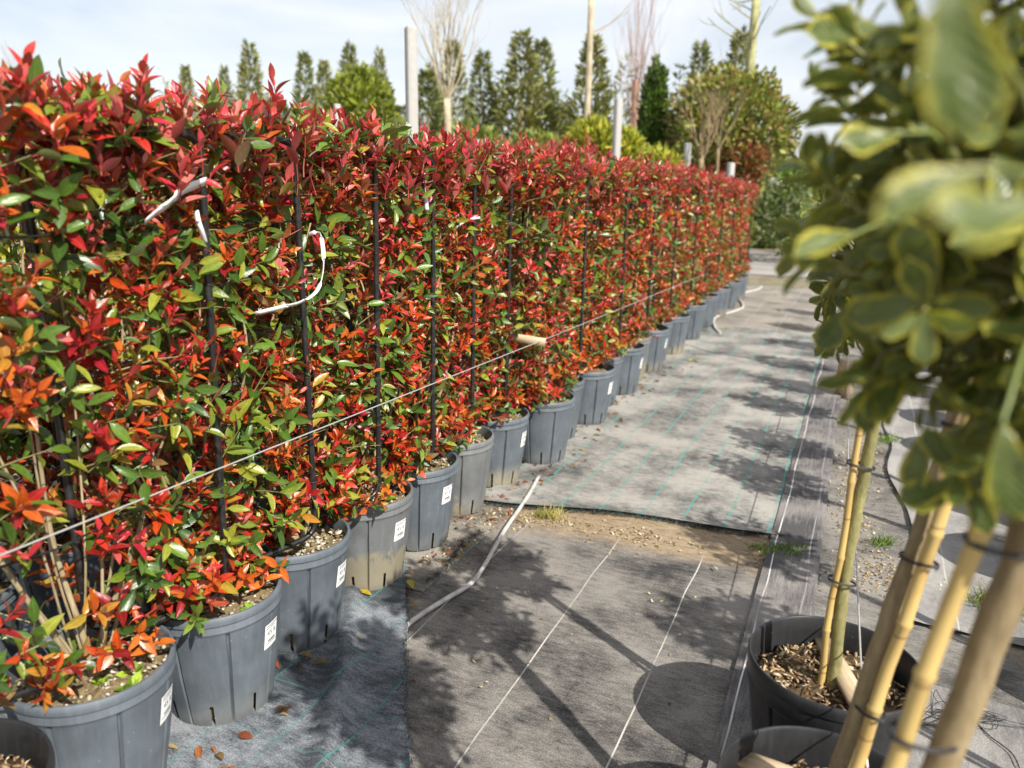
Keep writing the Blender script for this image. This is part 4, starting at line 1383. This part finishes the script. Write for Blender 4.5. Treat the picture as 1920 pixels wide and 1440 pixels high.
def standard(x, y, seed, trunk_r, cane_r, cane_off, label, cx=None, n_sh=46, rx=.20, rz=.27, cz=1.50, lean=(0, 0), pot=True, n_leaf=300, bark='bark_green', spots=(), top=1.36, knob=False):
    root = empty('variegated_standard', (x, y, .018), 0)
    tag(root, label, 'tree', 'variegated standards in black pots')
    r = np.random.default_rng(seed)
    obj('plant_pot', POT_BLACK, root, rot=(0, 0, r.uniform(0, 6)))
    obj('soil', MULCH[seed % 2], root, rot=(0, 0, r.uniform(0, 6)))
    ch = obj('bark_chips', CHIPS[seed % 2], root, rot=(0, 0, r.uniform(0, 6))); ch['kind'] = 'stuff'
    m = MB()
    pts = smooth_path([(0, 0, .28), (.004, .002, .34), (lean[0] * .33 + r.normal(0, .008), lean[1] * .3 + r.normal(0, .006), .66), (lean[0] * .68 + r.normal(0, .007), lean[1] * .7, 1.02), (lean[0], lean[1], top), (lean[0] + .01, lean[1], top + .12)], 6)
    rad = np.linspace(trunk_r * 1.05, trunk_r * .85, len(pts)); rad[:4] *= np.linspace(1.25, 1.0, 4)
    rad *= 1 + r.normal(0, .04, len(rad))
    pts = [p + r.normal(0, .0012, 3) * (1, 1, 0) for p in pts]
    if knob: rad[-9:-5] *= (1.15, 1.5, 1.5, 1.15)
    m.tube(pts, rad, 14)
    obj('trunk', m.mesh('trunk', MAT[bark]), root)
    cb = (cane_off[0], cane_off[1], .26); ct = (lean[0] + cane_off[2], lean[1] + cane_off[3], top + .1)
    obj('bamboo_cane', cane_mesh(cb, ct, cane_r, seed), root)
    for z in ((.62, .95, 1.22) if pot else (1.0,)):
        f = (z - .3) / (top - .3)
        cx = (lerp(cane_off[0], ct[0], f) + lean[0] * f) / 2; cy = (lerp(cane_off[1], ct[1], f) + lean[1] * f) / 2
        dx = lerp(cane_off[0], ct[0], f) - lean[0] * f; dy = lerp(cane_off[1], ct[1], f) - lean[1] * f
        dd = math.hypot(dx, dy)
        obj('tie', tie_mesh((cx, cy, z), dd / 2 + max(trunk_r, cane_r) + .004, max(trunk_r, cane_r) + .004, math.atan2(dy, dx)), root)
    O, Fr, S, tw = gen_crown(seed, n_sh, rx, rz, (lean[0] if cx is None else cx, lean[1], cz), [tuple(Vector(q) - root.location) for q in spots])
    tm = obj('branches', tw.mesh('branches', MAT['twig'], color=True), root); tm['kind'] = 'stuff'
    idx = r.permutation(len(O))
    for j in idx[:n_leaf]:
        o = bpy.data.objects.new('leaf', EU_M[int(r.integers(3))])
        o.parent = root
        o.matrix_basis = Matrix.Translation(O[j]) @ (Matrix(Fr[j].tolist()) * float(S[j])).to_4x4()
        COL.objects.link(o)
    rest = idx[n_leaf:]
    if len(rest):
        Vt, Qt, Ut = EU[0]
        fo = obj('foliage', leaves_mesh('foliage', EU[0], O[rest], Fr[rest], S[rest], np.ones((len(rest), 3)), MAT['varieg']), root)
        fo['kind'] = 'stuff'
    return root

def big_leaf(root, base, tip, up, size, v=0):
    """One more leaf of this tree, from base towards tip (world), its upper side towards up."""
    b = Vector(base); d = (Vector(tip) - b)
    fr = frames(np.array([tuple(d)]), np.array([tuple(up)]))[0]
    o = bpy.data.objects.new('leaf', EU_M[v])
    o.parent = root
    o.matrix_basis = Matrix.Translation(b - root.location) @ (Matrix(fr.tolist()) * size).to_4x4()
    COL.objects.link(o)
    cr_ = root.location + Vector((.165, 0, 1.62))
    v0 = b - cr_
    s0 = cr_ + v0 * min(1.0, .2 / v0.length)
    m = MB(); m.tube([tuple(s0 - root.location), tuple((s0 + b) / 2 + Vector((0, 0, .012)) - root.location), tuple(b - root.location), tuple(b + d * .06 - root.location)], [.0028, .0022, .0017, .0013], 6, (.16, .20, .05))
    obj('twig', m.mesh('twig', MAT['twig'], color=True), root)

T1 = standard(.905, 1.87, 201, .0165, .0095, (-.034, .004, -.030, .0), 'variegated standard in black pot with one cane, farthest of the three near ones', rx=.22, rz=.30, cz=1.50, top=1.24, n_sh=70, lean=(.02, 0))
T2 = standard(.685, 1.37, 202, .020, .0135, (-.005, -.05, .012, -.045), 'variegated standard in black pot with wooden wedge, middle of the three near ones', rx=.24, rz=.36, cz=1.63, top=1.30, n_sh=110, bark='bark_tan', lean=(.15, 0), cx=.0)
T3 = standard(.44, .855, 203, .0225, .0125, (-.052, -.01, -.042, -.004), 'nearest variegated standard, thick tan trunk and blurred leaves at the right edge', rx=.26, rz=.37, cz=1.62, top=1.34, n_sh=120, bark='bark_tan', knob=True, lean=(.20, 0), cx=.14,
              spots=[at(px, py, Y) for px, py, Y in ((1545, 40, 1.0), (1610, 20, .95), (1600, 120, 1.02), (1680, 60, .9), (1670, 150, .95), (1740, 120, .85), (1590, 210, 1.05), (1660, 240, .95), (1560, 300, 1.1), (1720, 30, .8), (1640, 320, 1.0), (1540, 170, 1.12), (1700, 220, .85), (1500, 420, 1.1), (1780, 260, .8), (1570, 420, 1.05))])
far_spots = [(1.88, 1.34), (2.16, 2.06), (2.50, 2.98), (2.78, 3.62), (3.10, 4.55), (3.42, 5.25), (3.75, 6.1), (4.15, 7.1), (4.6, 8.2), (5.1, 9.5)]
for k, (x, y) in enumerate(far_spots):
    standard(x, y, 210 + k, .018, .010, (-.034, .004, -.03, 0), 'variegated standard of the second right-hand row, behind or beyond the near leaves', rx=.27, rz=.32, cz=1.52, top=1.28, n_leaf=60, n_sh=70)['group'] = 'variegated standards of the farther row'

# leaves of the nearest standard that hang close to the lens
for (bx, by, tx, ty, dist0, dist1, size, up, v) in (
        (1770, -60, 1840, 330, .41, .375, .084, (-.5, -1, .3), 0),
        (1880, 320, 1540, 375, .44, .39, .085, (.1, -.25, .95), 1),
        (1960, 380, 1680, 450, .40, .37, .075, (-.1, -.7, .6), 2),
        (1690, 250, 1470, 300, .75, .72, .07, (0, -.8, .6), 2),
        (1600, 440, 1410, 470, .78, .70, .075, (.1, -.6, .7), 1),
        (1625, 70, 1490, 45, .95, .90, .085, (-.2, -.9, .3), 0),
        (1700, 700, 1595, 815, .88, .84, .085, (-.2, -.9, .4), 2),
        (1880, 790, 1900, 940, .62, .60, .085, (-.5, -.7, .4), 0),
        (1740, 800, 1690, 960, .85, .83, .08, (-.6, -.8, .2), 1),
        (1600, 560, 1510, 720, 1.0, .97, .085, (-.8, -.6, .3), 2)):
    big_leaf(T3, at(bx, by, dist0), at(tx, ty, dist1), up, size, v)

# wooden wedges resting in the pots
def wedge(px0, py0, px1, py1, z, w, h, label):
    a, b = on(px0, py0, z), on(px1, py1, z)
    d = b - a
    m = MB()
    m.box((0, 0, 0), (d.length, w, h))
    o = obj('wooden_wedge', m.mesh('wooden_wedge', MAT['wood'], smooth=False), None, (a + b) / 2 + Vector((0, 0, h / 2 - .004)))
    o.rotation_euler = (R(8), R(-6), math.atan2(d.y, d.x))
    return tag(o, label, 'wood piece')
wedge(1540, 1190, 1608, 1335, .335, .048, .024, 'flat pale wooden wedge lying beside the trunk in the farther black pot')
wedge(1385, 1425, 1480, 1470, .335, .05, .024, 'wooden wedge leaning on the wall of the middle black pot')

# wooden stake by the path edge, black pot at the left corner
m = MB(); m.box((0, 0, .15), (.10, .10, .34))
p = on(1590, 675, .32)
tag(obj('wooden_stake', m.mesh('wooden_stake', MAT['wood'], smooth=False), None, (p.x, p.y, .0), (0, 0, .3)), 'short square wooden stake at the right path edge carrying the wire', 'stake')
p = on(92, 1440, .40)
c = p - Vector((.215, .07, 0))
root = empty('mulched_pot', (c.x, c.y, .018), 0)
tag(root, 'black pot of bark chips cut off by the bottom left corner', 'pot')
obj('plant_pot', POT_BLACK, root)
obj('soil', MULCH[0], root)
o = obj('bark_chips', CHIPS[0], root); o['kind'] = 'stuff'
m = MB(); m.box((.05, .1, .33), (.03, .2, .02), rot=Matrix.Rotation(.5, 3, 'Z'))
obj('wood_offcut', m.mesh('wood_offcut', MAT['wood'], smooth=False), root)

# ------------------------------------------------------------------ posts behind the hedge
def post(px, ptop, Y, w, label):
    top = at(px, ptop, Y)
    m = MB()
    h = top.z
    b = w * .05
    ring = [(-w / 2 + b, -w / 2), (w / 2 - b, -w / 2), (w / 2, -w / 2 + b), (w / 2, w / 2 - b), (w / 2 - b, w / 2), (-w / 2 + b, w / 2), (-w / 2, w / 2 - b), (-w / 2, -w / 2 + b)]
    V = [(x, y, 0) for x, y in ring] + [(x, y, h - .015) for x, y in ring] + [(x * .85, y * .85, h) for x, y in ring] + [(0, 0, h)]
    q = [(k + 8 * l, (k + 1) % 8 + 8 * l, (k + 1) % 8 + 8 * (l + 1), k + 8 * (l + 1)) for l in range(2) for k in range(8)]
    tr = [(16 + k, 16 + (k + 1) % 8, 24) for k in range(8)]
    o = obj('concrete_post', np_mesh('concrete_post', V, [np.array(q), np.array(tr)], MAT['concrete'], smooth=False), None, (top.x, top.y, 0), (0, 0, .5))
    return tag(o, label, 'post', 'concrete posts behind the hedge')
post(770, 50, 5.6, .068, 'tallest white concrete post standing behind the red hedge')
post(1160, 185, 10.2, .082, 'white concrete post beside the yellow shrub')
post(1290, 268, 13.2, .09, 'slim white concrete post beside the bare multi-stemmed tree')
post(1371, 305, 13.5, .10, 'farthest white concrete post tied to the mossy trunk')
post(632, 195, 10.0, .075, 'thin white concrete post left of the tallest one')
post(898, 262, 11.5, .08, 'low white concrete post top just above the hedge')

# ------------------------------------------------------------------ background trees
def conifer_meshes(seed, h, rad, n, pal, tips=3, loose=1.0):
    r = np.random.default_rng(seed)
    O, DR, S, C = [], [], [], []
    leaders = [(0, 0, 1.0)] + [(r.normal(0, rad * .45), r.normal(0, rad * .45), r.uniform(.7, .93)) for _ in range(tips)]
    for k in range(n):
        lx, ly, lh = leaders[0] if r.random() < .6 else leaders[r.integers(len(leaders))]
        f = r.random() ** 1.15
        a0 = r.uniform(0, 6.28)
        z = .1 + f * (h * lh - .1)
        rr = rad * (1 if (lx, ly) == (0, 0) else .6) * (1 - f) ** .75 * (.55 + .45 * min(1, f * 5)) + .04
        rr *= 1 + .30 * math.sin(f * 23 + seed + a0) * math.sin(f * 9 + 2 * a0)
        a = a0; q = rr * r.uniform(.3, 1.08) ** .6
        O.append((lx * f ** .5 + q * math.cos(a), ly * f ** .5 + q * math.sin(a), z))
        DR.append((math.cos(a) * .75 * loose + r.normal(0, .3), math.sin(a) * .75 * loose + r.normal(0, .3), r.uniform(.2, 1.2)))
        S.append(r.uniform(.10, .34) * (1 - .4 * f))
        c = np.array(pal[r.integers(len(pal))]) * r.uniform(.65, 1.25) 
        C.append(c)
    O, DR = np.array(O), np.array(DR, float)
    NR = np.cross(DR, r.normal(0, 1, O.shape))
    crown = leaves_mesh('crown', leaf_template(3, 3, .30, .7, .3), O, frames(DR, NR), np.array(S), np.array(C), MAT['needle'])
    m = MB(); m.tube([(0, 0, 0), (0, 0, h * .8)], [.09, .02], 8)
    return crown, m.mesh('trunk', MAT['stem'])
OLIVE = [(.19, .22, .055), (.25, .27, .07), (.14, .17, .04), (.31, .31, .09)]
DEEP = [(.11, .155, .045), (.15, .19, .055), (.20, .23, .065)]
CON = [conifer_meshes(400 + k, 5.0, .72, 4200, OLIVE if k % 2 == 0 else DEEP + OLIVE[:2], 3 + k % 2) for k in range(4)]
def conifer(px, ptop, Y, width, k, label):
    top = at(px, ptop, Y)
    root = empty('conifer_tree', (top.x, top.y, 0), random.uniform(0, 6))
    s = top.z / 5.0
    w = width / F_PX * Y / 1.44
    root.scale = (w, w, s)
    tag(root, label, 'tree', 'conifers behind the hedge')
    obj('crown', CON[k % 4][0], root); obj('trunk', CON[k % 4][1], root)
for k, (px, pt, Y, w, lab) in enumerate((
        (348, 128, 17, 70, 'leftmost slim conifer showing above the red hedge'), (420, 128, 21, 60, 'faint short conifer second from the left'), (466, 84, 17, 100, 'pointed olive conifer third from the left'),
        (570, 102, 18, 90, 'blunt olive conifer left of the thin post'), (607, 118, 20, 80, 'feathery conifer just left of the thin post'), (655, 86, 20, 90, 'pointed conifer behind the yellow-green shrub'),
        (711, 96, 19, 70, 'slim dark conifer left of the tallest post'), (800, 135, 21, 130, 'dark conifer just right of the tallest post'), (850, 82, 22, 110, 'conifer behind the vase-shaped bare tree'),
        (906, 100, 20, 110, 'conifer right of the vase-shaped bare tree'), (980, 64, 19, 150, 'broad dense conifer left of centre sky gap'), (1016, 78, 20, 120, 'conifer leaning on the broad dense one'),
        (1112, 72, 18, 130, 'dark conifer behind the pale slender trunk'), (1315, 82, 21, 110, 'pointed conifer behind the round bush on its left'), (1390, 60, 22, 120, 'loose pointed conifer behind the round bush'),
        (760, 200, 23, 150, 'low conifer behind the tallest post'), (520, 190, 22, 120, 'low conifer in the gap left of the blunt one'), (1060, 200, 24, 110, 'low distant conifer in the sky gap'))):
    conifer(px, pt, Y, w, k, lab)

# clipped dark thuja
def blob_tree(name, px, ptop, pbot, Y, wpx, pal, sizes, n, label, cat, seed, tm=T5, mat='soft_leaf', trunk=True, up=.5, square=1.0):
    top, bot = at(px, ptop, Y), at(px, pbot, Y)
    rx = wpx / 2 / F_PX * Y
    rz = (top.z - max(bot.z, 0)) / 2
    zc = (top.z + max(bot.z, 0)) / 2
    root = empty(name, (top.x, top.y, 0), 0)
    tag(root, label, cat)
    r = np.random.default_rng(seed)
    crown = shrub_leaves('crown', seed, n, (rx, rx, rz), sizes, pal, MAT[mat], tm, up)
    obj('crown', crown, root, (0, 0, zc))
    if trunk:
        m = MB(); m.tube([(0, 0, 0), (.02, 0, max(.3, zc))], [.07, .04], 8)
        obj('trunk', m.mesh('trunk', MAT['stem']), root)
    return root
blob_tree('thuja_tree', 1231, 122, 340, 15.5, 42, [(.06, .12, .016), (.08, .16, .022), (.04, .08, .014), (.12, .21, .03)], (.06, .17), 4200, 'clipped dark green thuja column with rounded top', 'tree', 501, leaf_template(3, 3, .42, .7, .3), 'needle', up=1.2)
blob_tree('round_bush_tree', 1375, 135, 345, 15, 212, [(.19, .24, .04), (.26, .30, .06), (.12, .17, .03), (.28, .27, .06), (.26, .19, .06)], (.09, .16), 6500, 'round olive-green bush tree with reddish tips at the far end', 'tree', 502)
blob_tree('light_shrub', 672, 132, 300, 13, 120, [(.22, .27, .03), (.30, .33, .04), (.14, .19, .02)], (.08, .15), 2600, 'yellow-green leafy shrub right of the thin post', 'shrub', 503)
GOLD = [(.42, .42, .035), (.34, .38, .03), (.50, .48, .06), (.20, .27, .03)]
TG = leaf_template(3, 3, .22, .6, .5)
blob_tree('golden_conifer', 1112, 236, 330, 10.8, 78, GOLD, (.06, .20), 3800, 'golden yellow feathery conifer left of the second post', 'shrub', 504, TG, 'needle', up=1.3)
blob_tree('golden_conifer', 1165, 252, 330, 11.6, 70, GOLD, (.06, .20), 3400, 'golden yellow feathery conifer right of the second post', 'shrub', 505, TG, 'needle', up=1.3)
blob_tree('golden_conifer', 1228, 285, 345, 12.2, 90, GOLD, (.06, .18), 2200, 'small golden conifer in front of the clipped thuja', 'shrub', 506, TG, 'needle', up=1.3)
MIXG = [(.16, .22, .035), (.22, .28, .05), (.11, .16, .03), (.28, .30, .06)]
for k, (px, pt, w, lab) in enumerate(((738, 225, 130, 'green leafy shrub behind the tallest post'), (880, 232, 120, 'green leafy shrub right of the vase-shaped bare tree'), (1005, 250, 110, 'green leafy shrub under the broad conifer'), (590, 205, 110, 'green leafy shrub left of the thin post'), (490, 215, 110, 'green leafy shrub under the pointed olive conifer'))):
    blob_tree('green_shrub', px, pt, 345, 16, w, MIXG, (.08, .17), 1700, lab, 'shrub', 540 + k)
REDB = [(.30, .08, .04), (.36, .14, .06), (.14, .14, .03), (.22, .10, .04)]
for k, (px, pt, w, lab) in enumerate(((930, 268, 120, 'reddish shrub below the broad conifer'), (1040, 272, 120, 'reddish shrub left of the pale slender trunk'), (1395, 262, 85, 'red-tinged shrub under the round bush tree'), (820, 270, 130, 'reddish shrub below the vase-shaped bare tree'))):
    blob_tree('red_shrub', px, pt, 345, 14.2, w, REDB, (.08, .15), 1300, lab, 'shrub', 510 + k)
blob_tree('flowering_bush', 1455, 300, 466, 24, 150, [(.12, .22, .03), (.18, .28, .05), (.08, .15, .02), (.14, .23, .04)], (.12, .24), 2600, 'fresh green bush with white flowers beyond the end of the hedge', 'shrub', 520)
blob_tree('lime_bush', 1440, 388, 466, 23.5, 60, [(.26, .34, .03), (.18, .26, .03)], (.10, .18), 700, 'lime green low bush at the end of the red hedge', 'shrub', 521)
blob_tree('dark_bush', 1310, 225, 350, 17, 130, [(.035, .055, .02), (.05, .075, .025), (.025, .04, .015)], (.10, .18), 1500, 'dark bush behind the bare multi-stemmed tree', 'shrub', 522)
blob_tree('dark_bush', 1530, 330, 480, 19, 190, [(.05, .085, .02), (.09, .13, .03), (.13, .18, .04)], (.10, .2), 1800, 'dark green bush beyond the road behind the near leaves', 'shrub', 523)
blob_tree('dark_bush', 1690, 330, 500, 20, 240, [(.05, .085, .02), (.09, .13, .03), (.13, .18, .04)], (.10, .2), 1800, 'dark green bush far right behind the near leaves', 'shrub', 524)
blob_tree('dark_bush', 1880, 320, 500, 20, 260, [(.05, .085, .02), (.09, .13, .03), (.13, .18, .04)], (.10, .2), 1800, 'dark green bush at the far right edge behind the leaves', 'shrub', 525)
r = np.random.default_rng(530)
pf = blob = [o for o in scene.objects if o.name == 'flowering_bush'][0]
me = shrub_leaves('blossom', 531, 26, (.09, .09, .08), (.08, .12), [(.78, .78, .74)], MAT['soft_leaf'], T5)
for k, (px, py) in enumerate(((1508 - 5, 365), (1512, 378), (1498, 372), (1404, 340), (1450, 342), (1466, 349), (1520, 362), (1430, 400))):
    p = at(px, py, 22.9)
    obj('blossom', me, pf, p - pf.location, (random.uniform(0, 6), random.uniform(0, 6), 0))
# a far belt of trees that closes the horizon
r = np.random.default_rng(541)
O, DR, S, C = [], [], [], []
for k in range(9000):
    s = r.uniform(-60, 70)
    base = Vector((s, 46 + 4 * math.sin(s * .13), 0))
    hh = 3.2 + 1.3 * math.sin(s * .7) * math.sin(s * .23 + 1) + r.normal(0, .25)
    O.append((base.x + r.normal(0, .4), base.y + r.normal(0, 1), max(.05, hh * r.random() ** .7))); DR.append((r.normal(0, .5), r.normal(0, .5), 1)); S.append(r.uniform(.5, 1.0))
    C.append(np.array([(.10, .12, .035), (.14, .15, .045), (.07, .09, .03)][r.integers(3)]) * r.uniform(.7, 1.2))
O, DR = np.array(O), np.array(DR, float)
me = leaves_mesh('distant_wood', leaf_template(3, 3, .6, .5, .2), O, frames(DR, r.normal(0, 1, O.shape)), np.array(S), np.array(C), MAT['needle'])
tag(obj('distant_wood', me), 'distant belt of trees along the horizon', kind='stuff')

# bare trees
def grow(m, r, p, d, L, rad, depth, spread, up, segs=4, ratio=.72, kids=(2, 4)):
    pts, rr = [p], [rad]
    dd = unit(d)
    for k in range(segs):
        dd = unit(dd + r.normal(0, .09, 3) + np.array((0, 0, up * .12)))
        p = p + dd * L / segs
        pts.append(p); rr.append(lerp(rad, rad * .6, (k + 1) / segs))
    m.tube(pts, rr, 6 if depth > 1 else 4, caps=False)
    if depth <= 0: return
    for k in range(int(r.integers(*kids))):
        i = int(r.integers(max(1, segs // 2), segs + 1))
        a = unit(np.cross(dd, r.normal(0, 1, 3)))
        nd = unit(dd + a * spread * r.uniform(.6, 1.3) + np.array((0, 0, up * .3)))
        grow(m, r, pts[i], nd, L * ratio * r.uniform(.75, 1.15), rr[i] * .62, depth - 1, spread, up, segs, ratio, kids)

def bare_tree(name, px, pbase, Y, trunk_top, trunk_r, mat, label, seed, crown_fn, lean_px=0):
    b = at(px, pbase, Y)
    root = empty(name, (b.x, b.y, 0), 0)
    tag(root, label, 'tree')
    tp = at(px + lean_px, trunk_top, Y)
    m = MB()
    r = np.random.default_rng(seed)
    tv = np.array((tp.x - b.x, 0, tp.z))
    pts = [np.array((0, 0, 0)), tv * .33 + r.normal(0, .012, 3), tv * .66 + r.normal(0, .012, 3), tv]
    m.tube(smooth_path(pts, 4), np.linspace(trunk_r * 1.15, trunk_r * .9, 13), 10)
    obj('trunk', m.mesh('trunk', MAT[mat]), root)
    cm = MB()
    crown_fn(cm, r, tv, trunk_r)
    o = obj('crown', cm.mesh('crown', MAT[mat]), root)
    return root
def vase(cm, r, tv, tr):
    for k in range(11):
        a = k * 2.4 + r.normal(0, .2)
        d = np.array((math.cos(a) * .38, math.sin(a) * .38, 1.0))
        grow(cm, r, tv + np.array((0, 0, -.05)), d, r.uniform(.9, 1.4), tr * .24, 4, .42, .7, 5, .64, (2, 4))
bare_tree('bare_vase_tree', 846, 275, 12.5, 186, .062, 'bark_pale', 'pale bare tree with vase-shaped branches right of the tallest post', 601, vase, -8)
def whorl(cm, r, tv, tr):
    top = tv + np.array((.1, 0, 3.0))
    cm.tube([tv, tv * .5 + top * .5, top], [tr * .9, tr * .6, tr * .25], 8)
    for k in range(26):
        f = r.uniform(-.35, 1)
        p = tv + (top - tv) * f if f > 0 else tv * (1 + f * .55)
        a = r.uniform(0, 6.28)
        grow(cm, r, p, np.array((math.cos(a), math.sin(a), r.uniform(.1, .7))), r.uniform(.5, 1.1) * (1.1 - .4 * f), tr * .17, 2, .5, .3, 4, .6, (1, 3))
bare_tree('slender_bare_tree', 1095, 270, 11.5, 0, .048, 'bark_pale', 'slender bare tree with straight pale trunk rising left of the second post', 602, whorl, 14)
bare_tree('mossy_bare_tree', 1384, 352, 15.8, 0, .085, 'bark_moss', 'slender bare tree with mossy yellow-green trunk in front of the round bush', 603, whorl, 34)
def broom(cm, r, tv, tr):
    for k in range(34):
        a = r.uniform(0, 6.28); sp = r.uniform(.05, .28)
        p = tv * r.uniform(.3, 1.0)
        grow(cm, r, p, np.array((math.cos(a) * sp, math.sin(a) * sp, 1.0)), r.uniform(1.0, 1.7), tr * .13, 4, .34, .9, 4, .68, (2, 3))
bare_tree('twiggy_bare_tree', 1190, 300, 17, 150, .07, 'bark_rust', 'upright bare tree of fine reddish twigs behind the second post', 604, broom, 0)
def fork(cm, r, tv, tr):
    for k in range(8):
        a = k * 2.4
        grow(cm, r, tv + np.array((0, 0, -.1)), np.array((math.cos(a) * .42, math.sin(a) * .42, 1.0)), r.uniform(.5, .8), tr * .36, 3, .45, .5, 4, .62, (2, 4))
bare_tree('bare_forked_tree', 1319, 335, 12.0, 292, .045, 'bark_tan', 'small tan bare tree forking low in front of the round bush', 605, fork, -4)
bare_tree('bare_forked_tree', 1345, 340, 12.6, 270, .028, 'bark_tan', 'thin straight tan stem right of the forked bare tree', 606, fork, 2)
def sparse(cm, r, tv, tr):
    for k in range(7):
        a = k * 2.4
        grow(cm, r, tv, np.array((math.cos(a) * .4, math.sin(a) * .4, 1.0)), r.uniform(.8, 1.2), tr * .3, 3, .4, .6, 4, .65, (2, 3))
bare_tree('bare_vase_tree', 45, 300, 26, 190, .05, 'bark_rust', 'faint bare twigs in the sky at the upper left corner', 607, sparse, 0)
